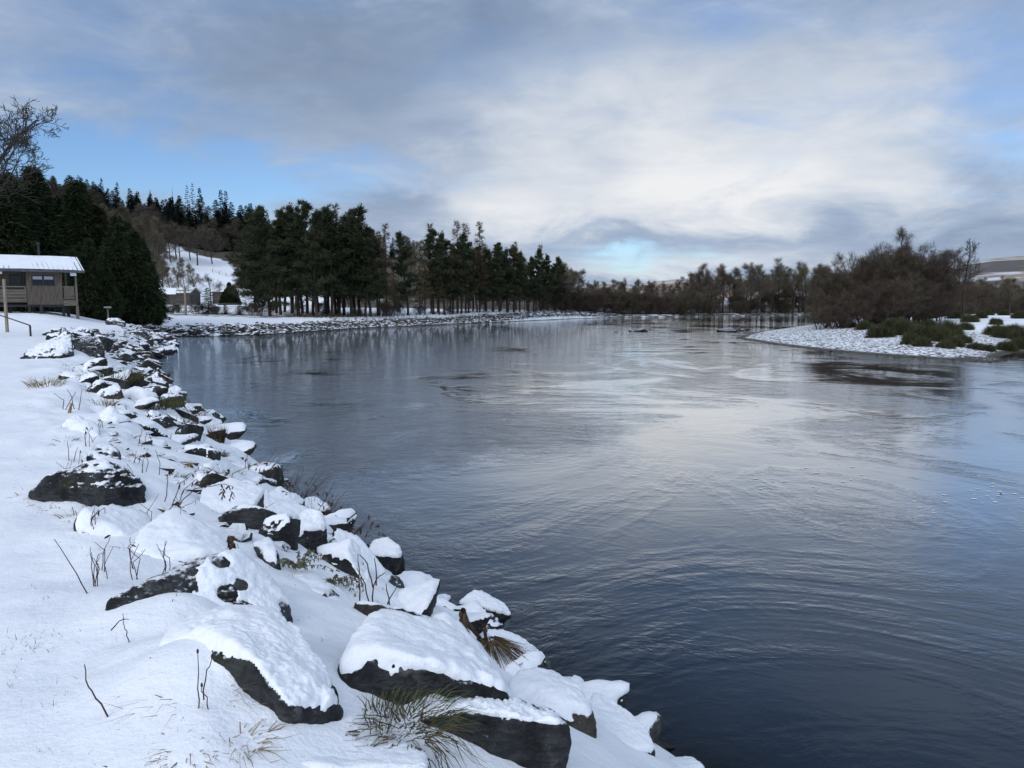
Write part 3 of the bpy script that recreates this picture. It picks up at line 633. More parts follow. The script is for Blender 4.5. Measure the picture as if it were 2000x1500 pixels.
earth = np.where(dA > 0, sm(Y, 40, 70) * (1 - sm(dA + .6 * fbm(P3 * .6, 8, 3), 1.6, 3.2)), 0)
for a_, b_, sx_, sy_ in ((1885, 704, 3.4, 1.3), (1950, 702, 1.6, 1.0), (2010, 684, 5.0, 2.2)):
    c_ = atz(a_, b_); earth = np.maximum(earth, np.where(dB > -.2, 1.25 * np.exp(-((X - c_[0]) / sx_) ** 2 - ((Y - c_[1]) / sy_) ** 2), 0))
pebble = np.where(dB > 0, 1 - sm(dB + 3 * fbm(P3 * .2, 6, 3), 11, 15), 0)
mg, t = newmat('snowy_ground'); g = t.nodes.new('ShaderNodeNewGeometry'); pos = g.outputs[0]
br, pe, ea, mo = attr(t, 'brown'), attr(t, 'pebble'), attr(t, 'earth'), attr(t, 'moor')
f1 = t.noise(pos, .9, 6, .62); f2 = t.noise(pos, 3.1, 6, .65, .4); f3 = t.noise(pos, .16, 5, .6)
snowc = t.mix(t.ss(t.noise(pos, 1.1, 4), .3, .7), (.79, .81, .85), (.86, .87, .89))
floor_ = t.mix(t.ss(f2, .35, .65), (.030, .024, .016), (.105, .080, .048))
bmask = t.ss(t.m('ADD', br, t.m('MULTIPLY', t.m('SUBTRACT', t.m('ADD', f1, t.m('MULTIPLY', f3, .6)), .8), 1.5)), .42, .62)
emask = t.ss(t.m('ADD', ea, t.m('MULTIPLY', t.m('SUBTRACT', f2, .5), 2.2)), .62, .8)
vor = t.n('ShaderNodeTexVoronoi', 0, props={'feature': 'F1'}, Vector=t.scale(pos, (1, 1, .2)), Scale=4.5, Randomness=1.0)
pn = t.m('ADD', t.m('MULTIPLY', t.m('SUBTRACT', t.noise(pos, 2.6, 6, .7), .5), 1.9), t.m('MULTIPLY', t.m('SUBTRACT', vor, .4), 1.1))
sz = t.nodes.new('ShaderNodeSeparateXYZ'); t.links.new(pos, sz.inputs[0])
pmask = t.m('MULTIPLY', t.ss(pn, .12, .34), pe)
pmask = t.m('MAXIMUM', pmask, t.m('MULTIPLY', pe, t.ss(sz.outputs[2], .13, .05)))
moorc = t.mix(t.ss(t.noise(pos, .0045, 6, .62, .6), .44, .58), (.30, .215, .14), (.66, .68, .72))
moorc = t.mix(t.ss(t.noise(pos, .0019, 4, .6, .5), .54, .62), moorc, (.10, .085, .075))
col = t.mix(bmask, snowc, floor_)
col = t.mix(emask, col, t.mix(t.ss(f2, .4, .6), (.022, .019, .016), (.075, .062, .048)))
col = t.mix(pmask, col, t.mix(t.ss(f2, .4, .6), (.05, .043, .036), (.13, .115, .10)))
col = t.mix(mo, col, moorc)
col = t.mix(t.ss(t.m('ADD', sz.outputs[2], t.m('MULTIPLY', t.m('SUBTRACT', f2, .5), -.25)), .11, .05), col, t.mix(t.ss(f2, .35, .65), (.035, .032, .020), (.09, .08, .05)))
bb = t.m('ADD', t.m('MULTIPLY', t.noise(pos, 8, 5, .62), .8), t.m('MULTIPLY', t.noise(pos, 60, 3, .6), .16))
bb = t.m('SUBTRACT', bb, t.m('MULTIPLY', pmask, .9))
pbr(t, col, .68, bb, .05, .5, .25)
ground_me = mesh_np('ground', P3, F, mg, True, {'brown': brown, 'pebble': pebble, 'earth': earth, 'moor': moor})
tag(link('ground', ground_me), kind='structure')


# ------------------------------------------------------------------ trees
def bark(name, a, b): return flatmat(name, a, b, 6, .9, .0, .15)
M_BARK = bark('grey_bark', (.030, .026, .022), (.075, .064, .052)); M_PBARK = bark('pine_bark', (.028, .020, .016), (.070, .048, .036))
M_TWIG = flatmat('brown_twigs', (.070, .058, .046), (.125, .105, .082), .8, .9, .5, .1)
M_TWIGO = flatmat('olive_twigs', (.090, .080, .050), (.150, .130, .082), .8, .9, .4, .1)
M_TWIGR = flatmat('reddish_twigs', (.066, .047, .038), (.115, .084, .066), .8, .9, .4, .1)
M_LARCH = flatmat('larch_twigs', (.075, .052, .030), (.135, .098, .056), .8, .9, .3, .1)
M_PINE = flatmat('pine_needles', (.020, .029, .014), (.065, .075, .036), .9, .8, .5, .2)
M_SPRUCE = flatmat('spruce_needles', (.010, .019, .015), (.024, .038, .026), .6, .8, .5, .2)
M_CYP = flatmat('evergreen_sprays', (.010, .018, .008), (.034, .044, .018), .7, .85, .4, .15)
M_GORSE = flatmat('gorse_green', (.026, .031, .014), (.080, .080, .038), 2.5, .85, .4, .2)

M_ALDA = flatmat('alder_twigs', (.054, .040, .031), (.098, .075, .058), .8, .9, .4, .1); M_ALDB = flatmat('alder_twigs_grey', (.062, .054, .038), (.108, .094, .066), .8, .9, .4, .1)
def bare_skel(seed, H, spread=.5, trunk=.25, lev=3, kids=(11, 7, 6, 5), ang=(50, 45, 40), lr=(.5, .5, .55), lift=.12, r0=None, wig=.16, stems=1, lean=0.0, crown_pow=.8, minlen=.25, droop=0.0, skew=(0, 0)):
    rs = np.random.RandomState(seed); segs = []; r0 = r0 or H * .016
    def grow(p, d, L, r, lv):
        n = (7, 5, 4, 3, 2)[min(lv, 4)]; pts = [p]; dirs = [d]; rr = [r]
        for i in range(n):
            d = d + rs.normal(size=3) * wig * (1 if lv else .45) + np.array([skew[0], skew[1], lift if lv < 3 else lift - droop]) * (.9 if lv else .35)
            d = d / np.linalg.norm(d); p = p + d * L / n; pts.append(p); dirs.append(d); rr.append(r * (1 - .82 * (i + 1) / n))
        for i in range(n): segs.append((pts[i], pts[i + 1], rr[i], rr[i + 1], lv))
        if lv >= lev: return
        K = kids[lv]
        for j in range(K):
            t = trunk + (1 - trunk) * (j + rs.rand()) / K if lv == 0 else .18 + .82 * (j + rs.rand()) / K
            f = t * n; i = min(int(f), n - 1); q = pts[i] + (pts[i + 1] - pts[i]) * (f - i); dd = dirs[i + 1]
            rv = rs.normal(size=3); perp = np.cross(dd, rv); perp /= np.linalg.norm(perp)
            a = R(ang[min(lv, 2)] * rs.uniform(.65, 1.3)); nd = dd * math.cos(a) + perp * math.sin(a)
            if lv == 0: Lc = H * spread * (1.12 - t) ** crown_pow * rs.uniform(.75, 1.2)
            else: Lc = L * lr[min(lv, 2)] * (1.15 - .55 * t) * rs.uniform(.7, 1.25)
            if Lc < minlen: continue
            grow(q, nd, Lc, max(rr[i] * .55, .006) if lv else max(rr[i] * .5, .012), lv + 1)
    for s in range(stems):
        a = rs.uniform(0, 6.28); ln = lean + (rs.uniform(.15, .55) if stems > 1 else 0)
        d = np.array([math.cos(a) * ln, math.sin(a) * ln, 1.0]); d /= np.linalg.norm(d)
        off = np.array([math.cos(a), math.sin(a), 0]) * (rs.uniform(.05, .5) if stems > 1 else 0)
        grow(off - np.array([0, 0, .3]), d, H * (rs.uniform(.65, 1.0) if stems > 1 else 1) * .97, r0 * (rs.uniform(.5, .9) if stems > 1 else 1), 0)
    return segs
def bare_meshes(name, segs, mt, mb, twr=.012, cut=1, spray=(3, .85, .011), seed=0):
    P0 = np.array([s[0] for s in segs]); P1 = np.array([s[1] for s in segs]); R0 = np.array([s[2] for s in segs]); R1 = np.array([s[3] for s in segs]); lv = np.array([s[4] for s in segs])
    a = lv <= cut
    tr = tubes(P0[a], P1[a], np.maximum(R0[a], .02), np.maximum(R1[a], .012), 5)
    cr_ = tubes(P0[~a], P1[~a], np.maximum(R0[~a] * .7, twr), np.maximum(R1[~a] * .7, twr * .6), 3)
    if spray:
        e = lv >= lv.max() - 1; dd = P1[e] - P0[e]; dd /= np.linalg.norm(dd, axis=1, keepdims=True)
        cr_ = join([cr_, blades(P1[e], dd, spray[0], spray[1], spray[2], np.random.RandomState(seed), .1, .5)])
    return mesh_np('trunk', *tr, mb, True), mesh_np('crown', *cr_, mt, False)
def blades(C, D, K, L, W, rs, up=.2, spreadv=.9):
    """K needle blades at each centre C pointing about D"""
    C = np.repeat(C, K, 0); D = np.repeat(D, K, 0); n = len(C)
    d = D + rs.normal(size=(n, 3)) * spreadv + np.array([0, 0, up]); d /= np.maximum(np.linalg.norm(d, axis=1, keepdims=True), 1e-6)
    s = np.cross(d, rs.normal(size=(n, 3))); s /= np.maximum(np.linalg.norm(s, axis=1, keepdims=True), 1e-6)
    l = L * rs.uniform(.6, 1.25, (n, 1)); b = C + rs.normal(size=(n, 3)) * L * .22
    V = np.stack([b - s * W, b + s * W, b + d * l], 1).reshape(-1, 3); return V, np.arange(3 * n).reshape(-1, 3)
def tree_obj(name, trunk_me, crown_me):
    e = bpy.data.objects.new(name, None); COL.objects.link(e); e.empty_display_size = .5
    link('trunk', trunk_me, e); link('crown', crown_me, e); return e
PROTO = {}
def place(kind, var, loc, h, rz, label, cat, group, wide=1.0):
    key = (kind, var); base, H = PROTO[key]
    o = base if not base.get('used') else dup(base); o['used'] = 1
    s = h / H; o.location = tuple(float(v) for v in loc); o.rotation_euler = (0, 0, rz); o.scale = (s * wide, s * wide, s)
    return tag(o, label, cat, group)

def make_pine(v, H=15., bare=.30, cw=.30, flat=.5, dens=1.0):
    rs = np.random.RandomState(40 + v); segs = []; C, D = [], []
    x = np.zeros(3); d = np.array([rs.normal() * .03, rs.normal() * .03, 1.0]); pts = [x - [0, 0, .4]]; n = 12
    for i in range(n):
        d = d + rs.normal(size=3) * .035; d[2] = 1; x = x + d / np.linalg.norm(d) * H / n; pts.append(x.copy())
    pts = np.array(pts); rr = H * .0135 * (1 - .9 * np.linspace(0, 1, n + 1)) + .02
    trunk = [polytube(pts, rr, 7)]
    nb = int(58 * dens)
    for j in range(nb):
        t = bare * .55 + (1 - bare * .55) * ((j + rs.rand()) / nb) ** .9
        if t < bare and rs.rand() < .6: continue
        f = t * n; i = min(int(f), n - 1); q = pts[i] + (pts[i + 1] - pts[i]) * (f - i); az = rs.uniform(0, 6.28)
        L = H * cw * (min(1.0, (1.03 - t) ** (.9 - .35 * flat) * 1.25) * (.55 + .45 * min(1, t / .5)) + .03) * rs.uniform(.45, 1.15)
        el = .02 + .85 * max(t - .45, 0) + rs.normal() * .16; dd = np.array([math.cos(az) * math.cos(el), math.sin(az) * math.cos(el), math.sin(el)]); pp = [q]; m_ = 5
        for k in range(m_):
            dd = dd + rs.normal(size=3) * .13 + [0, 0, .05]; dd /= np.linalg.norm(dd); pp.append(pp[-1] + dd * L / m_)
        pp = np.array(pp); r_b = max(.012 * L, .015); trunk.append(polytube(pp, np.linspace(r_b, .012, m_ + 1), 4))
        for k in range(2, m_ + 1):
            nt = int((4 + 4.2 * L / 2.0) * dens * (.35 if t < bare else 1))
            for _ in range(nt):
                o = rs.normal(size=3) * np.array([.34, .34, .16]) * (.4 + .22 * L); C.append(pp[k] + o + [0, 0, .08]); D.append(dd + o * .5)
    for _ in range(16): C.append(pts[-1] + rs.normal(size=3) * np.array([.14, .14, .5]) - [0, 0, .2]); D.append(np.array([0, 0, 1.]))
    V, F = blades(np.array(C), np.array(D), 9, .46, .05, rs, .35, .75)
    tv, tf = join(trunk)
    b = tree_obj('pine_tree', mesh_np('trunk', tv, tf, M_PBARK, True), mesh_np('crown', V, F, M_PINE)); PROTO[('pine', v)] = (b, H)
for v, (b, c, f, dn) in enumerate([(.22, .23, .3, .9), (.28, .21, .45, .85), (.20, .20, .1, .9), (.30, .20, .6, .75), (.20, .25, .5, .9), (.10, .31, .6, 1.1)]): make_pine(v, 15, b, c, f, dn)
def make_larch(v, H=16.):
    rs = np.random.RandomState(80 + v); S = [(np.array([0, 0, -.4]), np.array([0, 0, H * .5]), .17, .10), (np.array([0, 0, H * .5]), np.array([rs.normal() * .1, rs.normal() * .1, H]), .10, .02)]; tw = []
    for j in range(110):
        t = .22 + .77 * (j + rs.rand()) / 110; q = np.array([0, 0, t * H]); az = rs.uniform(0, 6.28); L = H * .17 * (1.04 - t) ** .75 * rs.uniform(.6, 1.2); el = -.1 + .55 * t + rs.normal() * .1
        d = np.array([math.cos(az) * math.cos(el), math.sin(az) * math.cos(el), math.sin(el)]); e = q + d * L; m_ = q + d * L * .5 + [0, 0, -.05 * L]
        tw += [(q, m_, .028, .02), (m_, e + [0, 0, .08 * L], .02, .01)]
        for k in range(14):
            s = rs.uniform(.2, 1); b = q + (e - q) * s; dd = d + rs.normal(size=3) * .7 + [0, 0, -.25]; tw.append((b, b + dd / np.linalg.norm(dd) * rs.uniform(.25, .7), .026, .012))
    f = lambda A, n: tubes([a[0] for a in A], [a[1] for a in A], [a[2] for a in A], [a[3] for a in A], n)
    PROTO[('larch', v)] = (tree_obj('larch_tree', mesh_np('trunk', *f(S, 7), M_PBARK, True), mesh_np('crown', *f(tw, 3), M_LARCH)), H)
for v in range(3): make_larch(v)
def make_spruce(v, H=20., w=.20, thin=1.0):
    rs = np.random.RandomState(120 + v); Vs = []; n = int(46 * thin)
    for j in range(n):
        t = .06 + .93 * (j + rs.rand() * .7) / n; rad = H * w * (1.02 - t) ** .85 * rs.uniform(.75, 1.2); m_ = max(4, int(10 * (1.1 - t)))
        for k in range(m_):
            az = rs.uniform(0, 6.28); r = rad * rs.uniform(.55, 1.15); dr = -.35 + .55 * t + rs.normal() * .1
            d = np.array([math.cos(az), math.sin(az), dr]); s = np.array([-math.sin(az), math.cos(az), 0]); q = np.array([0, 0, t * H])
            for u in np.linspace(.15, 1.0, 5):
                b = q + d * r * u; w_ = .10 + .16 * r * (1.1 - u)
                for sg in (-1, 1): Vs.append([b, b + s * sg * w_ * 2.2 + d * .35 + [0, 0, rs.normal() * .1 - .12], b + d * .42 + [0, 0, rs.normal() * .08]])
    for k in range(12):
        az = k * .55; Vs.append([np.array([0, 0, H * .97]), np.array([.12 * math.cos(az), .12 * math.sin(az), H * .985]), np.array([0, 0, H * 1.01])])
    V = np.array(Vs).reshape(-1, 3); F = np.arange(len(V)).reshape(-1, 3)
    T = tubes([[0, 0, -1]], [[0, 0, H * .97]], [H * .011], [.03], 6)
    PROTO[('spruce', v)] = (tree_obj('spruce_tree', mesh_np('trunk', *T, M_PBARK, True), mesh_np('crown', V, F, M_SPRUCE)), H)
for v, (a, b) in enumerate([(.20, 1.35), (.23, 1.4), (.18, 1.2), (.13, .55)]): make_spruce(v, 20, a, b)
def make_evergreen(v, H=14., w=.30):
    rs = np.random.RandomState(160 + v); Cs, Ds = [], []
    for j in range(9):                                     # several pointed leaders grown together
        hj = H * (1.0 if j == 0 else rs.uniform(.55, .93)); rj = 0 if j == 0 else H * w * rs.uniform(.35, .75); aj = rs.uniform(0, 6.28); n = 1150
        t = rs.uniform(0, 1, n) ** .8; az = rs.uniform(0, 6.28, n); lob = fbm(np.stack([np.cos(az) * 1.5 + j * 9, np.sin(az) * 1.5, t * 6], 1), 70 + v, 3)
        rad = H * w * .62 * np.minimum(1.0, (1.02 - t) ** .8 * 1.15) * (1 + .55 * lob) * (.5 + .5 * np.sqrt(rs.uniform(0, 1, n)))
        Cs.append(np.stack([math.cos(aj) * rj + np.cos(az) * rad, math.sin(aj) * rj + np.sin(az) * rad, .02 * H + t * hj * .97], 1)); Ds.append(np.stack([np.cos(az), np.sin(az), np.full(n, -.3)], 1))
    V, F = blades(np.concatenate(Cs), np.concatenate(Ds), 7, .62, .075, rs, .0, .5)
    T = tubes([[0, 0, -.4]], [[0, 0, H * .9]], [.28], [.05], 7)
    PROTO[('evergreen', v)] = (tree_obj('evergreen_tree', mesh_np('trunk', *T, M_BARK, True), mesh_np('crown', V, F, M_CYP)), H)
for v, w_ in enumerate((.30, .26, .34)): make_evergreen(v, 14, w_)
def make_bare(kind, v, H, mt, twr, cut=1, spray=(3, .85, .011), **kw):
    a, b = bare_meshes(kind, bare_skel(200 + v * 7 + len(kind), H, **kw), mt, M_BARK, twr, cut, spray, v)
    PROTO[(kind, v)] = (tree_obj('bare_tree' if kind != 'alder' else 'alder_tree', a, b), H)
for v in range(3): make_bare('oak', v, 14, M_TWIG, .016, spread=.48, trunk=.22, kids=(12, 8, 6, 5), lift=.10)
for v in range(3): make_bare('ash', v, 15, M_TWIGO, .015, spread=.40, trunk=.25, kids=(13, 8, 6, 5), ang=(38, 36, 36), lift=.2)
for v in range(2): make_bare('birch', v, 15, M_TWIGR, .013, spread=.30, trunk=.22, kids=(16, 8, 7, 5), ang=(40, 40, 40), lift=.14, droop=.38, wig=.12)
for v in range(3): make_bare('alder', v, 9, (M_ALDA, M_ALDB, M_ALDA)[v], .011, spray=(2, .45, .009), spread=.44, trunk=.08, kids=(13, 8, 6, 5), ang=(46, 42, 40), lift=.14, stems=4, crown_pow=.6)
make_bare('open', 0, 11, M_BARK, .021, spray=None, spread=.46, trunk=.30, kids=(12, 8, 7, 5), ang=(48, 44, 42), lift=.12)
make_bare('dead', 0, 13, M_TWIG, .02, spray=None, spread=.34, trunk=.35, kids=(9, 5, 4, 2), ang=(36, 34, 34), lift=.18)

rs = np.random.RandomState(11)
FSX = np.array([400, 500, 600, 700, 800, 900, 1000, 1060, 1130, 1200, 1320, 1450, 1600, 1720]); FSY = np.array([p_[1] for p_ in FAR_SHORE])
def G(px, y):
    if 400 < px < 1700 and y > (90 if px < 1320 else 150): y = max(y, float(np.interp(px, FSX, FSY)) + (6 if px < 1130 else 2.5))
    p = aty(px, 600, y); return p[0], y, gz(p[0], y)
def htop(px_top, y_top, y, z): return (592 - y_top) / FP * y + CZ - z       # height of a tree at distance y whose tip is seen at y_top
# --- the pines on the terrace: pixel x of trunk, distance, pixel y of tip
PINES = [(527, 104, 408, 5, 'leftmost terrace pine, spreading olive crown with low branches over the snow'), (548, 112, 405, 0, 'tall pine just right of the spreading olive pine'), (583, 106, 396, 4, 'thick trunked tallest pine of the terrace group'),
         (556, 120, 420, 2, ''), (611, 110, 410, 1, ''), (619, 104, 412, 2, 'pine with crooked slanting trunk behind the tallest pine'), (637, 113, 400, 0, ''), (648, 108, 408, 3, ''), (655, 118, 415, 1, ''), (663, 112, 425, 0, ''),
         (672, 116, 408, 4, ''), (686, 111, 404, 3, ''), (702, 118, 418, 1, ''), (713, 110, 440, 2, ''), (724, 112, 432, 0, ''), (738, 115, 445, 3, ''), (500, 118, 425, 0, ''), (600, 118, 405, 1, ''), (570, 116, 418, 4, ''),
         (797, 122, 452, 2, 'lone pine standing in the gap between the two pine groups'), (868, 126, 452, 1, ''), (884, 130, 455, 0, ''), (846, 128, 450, 4, ''), (901, 128, 470, 3, ''), (915, 133, 480, 1, ''), (932, 130, 488, 0, ''), (962, 136, 480, 2, ''),
         (975, 140, 485, 1, ''), (990, 138, 474, 4, ''), (1003, 140, 480, 3, ''), (1015, 142, 482, 0, ''), (1030, 144, 490, 1, ''), (1042, 142, 485, 2, ''), (1058, 146, 498, 0, ''), (1070, 148, 508, 3, ''), (950, 142, 486, 3, ''),
         (1095, 154, 500, 2, 'last pine at the right end of the terrace above bare trees'), (1082, 150, 515, 4, '')] + [(855 + 17 * i + (i * 7) % 9, 134 + i * 1.6 + (i * 5) % 8, 468 + i * 3.2 + (i * 11) % 22, (3, 0, 2, 1)[i % 4], '') for i in range(12)] + [(540 + 24 * i + (i * 7) % 11, 116 + (i * 5) % 8, 415 + (i * 17) % 30, (1, 3, 0, 2)[i % 4], '') for i in range(8)]
for px, y, yt, v, lab in PINES:
    x, yy, z = G(px, y); h = htop(px, yt, yy, z) * .955
    first = px < 760
    place('pine', v, (x, yy, z), h, rs.uniform(0, 6.28), lab or ('dark pine with bare lower trunk in the crowded left half of the terrace row' if first else 'dark pine in the denser right half of the terrace row'), 'pine tree',
          'pines of the left terrace group' if first else 'pines of the right terrace group', 1.10 if v != 5 else 1.10)
for i, (px, y, yt, lab) in enumerate([(660, 120, 402, 'slender leaning larch tip showing above the left pines'), (755, 112, 440, 'brown larch at the right end of the left pine group'), (742, 118, 455, ''), (842, 132, 440, 'bare larch left of three tall larch spires'), (893, 130, 435, 'tall bare larch spire, first of three close together'),
        (910, 134, 440, 'middle one of the three close larch spires'), (937, 131, 436, 'tallest rightmost one of the three close larch spires'), (830, 124, 478, ''), (858, 122, 500, ''), (945, 130, 520, ''), (965, 134, 515, ''), (1005, 138, 475, 'thin larch tip above the low right pines'), (1055, 146, 480, 'thin larch tip near the right end of the pines'), (820, 126, 520, ''), (1025, 140, 525, ''), (770, 125, 520, '')]):
    x, yy, z = G(px, y); place('larch', i % 3, (x, yy, z), htop(px, yt, yy, z), rs.uniform(0, 6.28), lab or 'brown leafless larch mixed among the dark terrace pines', 'larch tree', 'larches among the pines', .95)
# --- dark evergreens behind the cabin
for i, (px, y, yt, v, wd) in enumerate([(80, 72, 335, 0, 1.15), (25, 76, 380, 2, 1.1), (125, 76, 392, 1, 1.0), (160, 72, 420, 0, 1.0), (200, 74, 408, 1, 1.15), (235, 72, 425, 2, .95), (262, 73, 470, 1, .95), (-40, 74, 370, 1, 1.2), (-110, 76, 360, 0, 1.2), (180, 66, 470, 2, .9)]):
    x, yy, z = G(px, y); lab = ['tallest dark evergreen rising behind the cabin roof', 'broad dark evergreen behind the left part of the cabin', 'black green evergreen behind the cabin porch', 'evergreen right of the cabin, slightly lower than its neighbour', 'dense black evergreen halfway between cabin and clearing',
        'wide black evergreen near the clearing', 'outermost evergreen beside the snowy clearing with drooping side branches', 'dark evergreen cut by the left edge', 'dark evergreen outside the left edge', 'low evergreen in front of the dark stand'][i]
    place('evergreen', v, (x, yy, z), htop(px, yt, yy, z), rs.uniform(0, 6.28), lab, 'evergreen tree', 'dark evergreens beside the cabin', wd)
# --- spruces and bare trees on the hill
def hill_y(px, py): return hit(px, py)
cnt = 0
for i in range(275):
    px = (rs.uniform(120, 350) if i % 2 else rs.uniform(300, 540)) if i < 240 else rs.uniform(690, 830); y = rs.uniform(335, 470)
    if i % 3 != 0: y = rs.uniform(415, 470)
    x = (px - 1000) / FP * y; z = gz(x, y)
    if px > 690: y = rs.uniform(440, 470); x = (px - 1000) / FP * y; z = gz(x, y)
    h = rs.uniform(13, 21) * (.8 if px > 690 else 1) * (.75 if px < 300 and y < 400 else 1)
    sky_ = y > 428; h *= .95 if 360 < px < 560 else .85
    place('spruce', rs.randint(3), (x, y, z - .5), h, rs.uniform(0, 6.28), ('dark spruce on the skyline ridge of the wooded hill' if sky_ else 'dark blue green spruce on the face of the wooded hill') if px < 690 else 'small far spruce on the ridge seen between the pine groups', 'spruce tree',
          'skyline spruces' if sky_ and px < 690 else 'hillside spruces' if px < 690 else 'spruces in the ridge gap', 1.35)
for px, yt, y, lab in [(388, 362, 452, 'tallest ragged spruce spire on the skyline'), (402, 370, 455, 'second ragged spruce spire beside the tallest on the skyline'), (378, 366, 450, 'thin spruce spire left of the tallest on the skyline'), (442, 374, 455, 'broad topped spruce pair member on the skyline near the pines'), (452, 376, 452, 'right hand broad topped spruce on the skyline near the pines'), (307, 375, 452, 'small isolated flat topped conifer on the bare ridge'), (350, 370, 452, 'bare thin snag on the ridge'),
                       (215, 352, 450, 'pointed spruce standing above the left ridge'), (172, 347, 450, 'spruce tip at the left end of the skyline'), (245, 360, 450, 'full dark spruce on the middle of the ridge')]:
    x = (px - 1000) / FP * y; z = gz(x, y); place('spruce', 3 if px in (388, 307, 350, 378) else 2, (x, y, z - .5), htop(px, yt, y, z), rs.uniform(0, 6.28), lab, 'spruce tree', 'skyline spruces', .8 if px != 350 else .25)
for i in range(128):
    if i < 74: px = rs.uniform(-40, 330); y = rs.uniform(225, 320)
    elif i < 94: px = rs.uniform(300, 560); y = rs.uniform(335, 385)
    else: px = rs.uniform(690, 1120); y = rs.uniform(240, 440)
    x = (px - 1000) / FP * y; z = gz(x, y); k = ('oak', 'ash', 'oak')[i % 3]
    lab = 'grey brown bare tree in the wood left of the snowy hill field' if i < 74 else 'bare tree along the upper edge of the snowy hill field' if i < 94 else 'bare tree on the hillside seen between the pine groups'
    place(k, rs.randint(3), (x, y, z - .3), rs.uniform(9, 15), rs.uniform(0, 6.28), lab, 'bare tree', ('bare hill wood trees', 'trees edging the hill field', 'bare trees in the hill gap')[0 if i < 74 else 1 if i < 94 else 2], 1.25)
for px, py, h, lab in [(345, 505, 13, 'bare tree standing in the notch of the snowy field'), (372, 508, 12, 'slim bare tree in the upper left of the snowy field'), (400, 500, 12, 'bare tree on the upper rim of the snowy field'), (386, 519, 14, 'large rounded bare tree in the snowy hill field'), (415, 516, 12.5, 'bare tree right of the rounded one in the snowy hill field'), (333, 512, 11, 'leftmost bare tree on the snowy field edge'), (352, 510, 12, 'bare tree second from the wood on the snowy field')]:
    P = hit(px, py); place('oak', 0 if px != 415 else 1, P - [0, 0, .2], h, rs.uniform(0, 6.28), lab, 'bare tree', 'trees in the hill field', 1.25)
# --- far bank wood
FB = [(1105, 162, 528, 'oak', 'low spreading bare tree at the water with sinuous dark limbs'), (1130, 175, 530, 'oak', ''), (1150, 195, 545, 'oak', ''), (1085, 170, 535, 'oak', ''), (1120, 200, 530, 'ash', ''), (1165, 210, 552, 'oak', ''), (1180, 205, 550, 'birch', ''), (1200, 215, 547, 'oak', ''),
      (1225, 210, 545, 'oak', ''), (1245, 220, 546, 'ash', ''), (1262, 216, 548, 'birch', ''), (1285, 222, 553, 'oak', ''), (1300, 214, 560, 'ash', ''), (1329, 208, 530, 'dead', 'dead leafless tree with pale upright branches between the two halves of the far wood'),
      (1352, 216, 535, 'birch', ''), (1374, 212, 515, 'birch', 'tall birch with drooping twigs, left one of two on the far bank'), (1396, 220, 522, 'birch', ''), (1411, 214, 515, 'birch', 'tall birch with drooping twigs, right one of two on the far bank'), (1434, 222, 524, 'ash', ''), (1465, 216, 517, 'oak', ''), (1490, 222, 516, 'ash', ''),
      (1505, 212, 512, 'oak', 'tallest bare tree of the far bank wood'), (1522, 226, 522, 'ash', ''), (1548, 214, 520, 'ash', ''), (1572, 218, 513, 'ash', 'olive tinted broad bare tree at the right end of the far wood'), (1590, 212, 517, 'ash', ''), (1615, 224, 522, 'oak', ''), (1640, 216, 530, 'oak', ''),
      (1310, 228, 556, 'birch', ''), (1340, 232, 545, 'oak', ''), (1450, 234, 540, 'oak', ''), (1535, 236, 535, 'birch', ''), (1270, 234, 555, 'oak', ''), (1215, 232, 555, 'ash', ''), (1349, 206, 545, 'oak', ''), (1360, 210, 535, 'oak', ''), (1368, 204, 560, 'ash', ''), (1385, 208, 540, 'oak', ''), (1550, 224, 530, 'oak', ''), (1478, 210, 535, 'oak', ''), (1357, 192, 562, 'oak', ''), (1364, 194, 570, 'ash', ''), (1352, 190, 575, 'oak', '')] + [(1092 + 17 * i + (i * 37) % 11, 176 + min(i, 5) * 10 + (i * 29) % 22, 548 - 22 * (i > 14) + (i * 13) % 17, ('oak', 'ash', 'birch')[(i * 7) % 3], '') for i in range(32)]
for px, y, yt, k, lab in FB:
    x, yy, z = G(px, y); vv = rs.randint(2 if k == 'birch' else 3) if k != 'dead' else 0
    place(k, vv, (x, yy, z), htop(px, yt, yy, z), rs.uniform(0, 6.28), lab or 'bare riverside tree in the %s half of the far bank wood' % ('lower left' if px < 1320 else 'taller right'), 'bare tree', 'far bank wood %s half' % ('lower' if px < 1320 else 'taller'), 1.25)
for i in range(70):
    px = rs.uniform(1085, 1640); y = float(np.interp(px, FSX, FSY)) + rs.uniform(2.5, 18)
    x, yy, z = G(px, y); place('alder', rs.randint(3), (x, yy, z - .2), rs.uniform(4.0, 7.5), rs.uniform(0, 6.28), 'low twiggy bush in the undergrowth along the far bank', 'bush', 'far bank undergrowth bushes', 1.35)
# --- island thicket: pixel x, distance, tip y
ISL = [(1650, 90, 505, 2), (1735, 95, 466, 0), (1612, 84, 560, 0), (1640, 86, 520, 1), (1665, 88, 500, 0), (1690, 90, 488, 2), (1715, 92, 478, 0), (1740, 90, 470, 1), (1765, 92, 468, 2), (1790, 90, 470, 0), (1805, 94, 480, 1), (1628, 80, 580, 2), (1655, 81, 560, 0), (1685, 82, 545, 2), (1720, 83, 530, 0), (1755, 84, 525, 1), (1785, 86, 520, 2),
       (1815, 90, 520, 0), (1835, 95, 560, 1), (1600, 82, 590, 1), (1700, 96, 482, 1), (1775, 98, 475, 0), (1850, 104, 578, 2), (1890, 120, 582, 0), (1625, 92, 545, 2)]
for px, y, yt, v in ISL:
    x, yy, z = G(px, y); place('alder', v, (x, yy, z - .1), htop(px, yt, yy, z), rs.uniform(0, 6.28), 'dense brown many stemmed alder in the island thicket', 'alder', 'island thicket alders', 1.2)
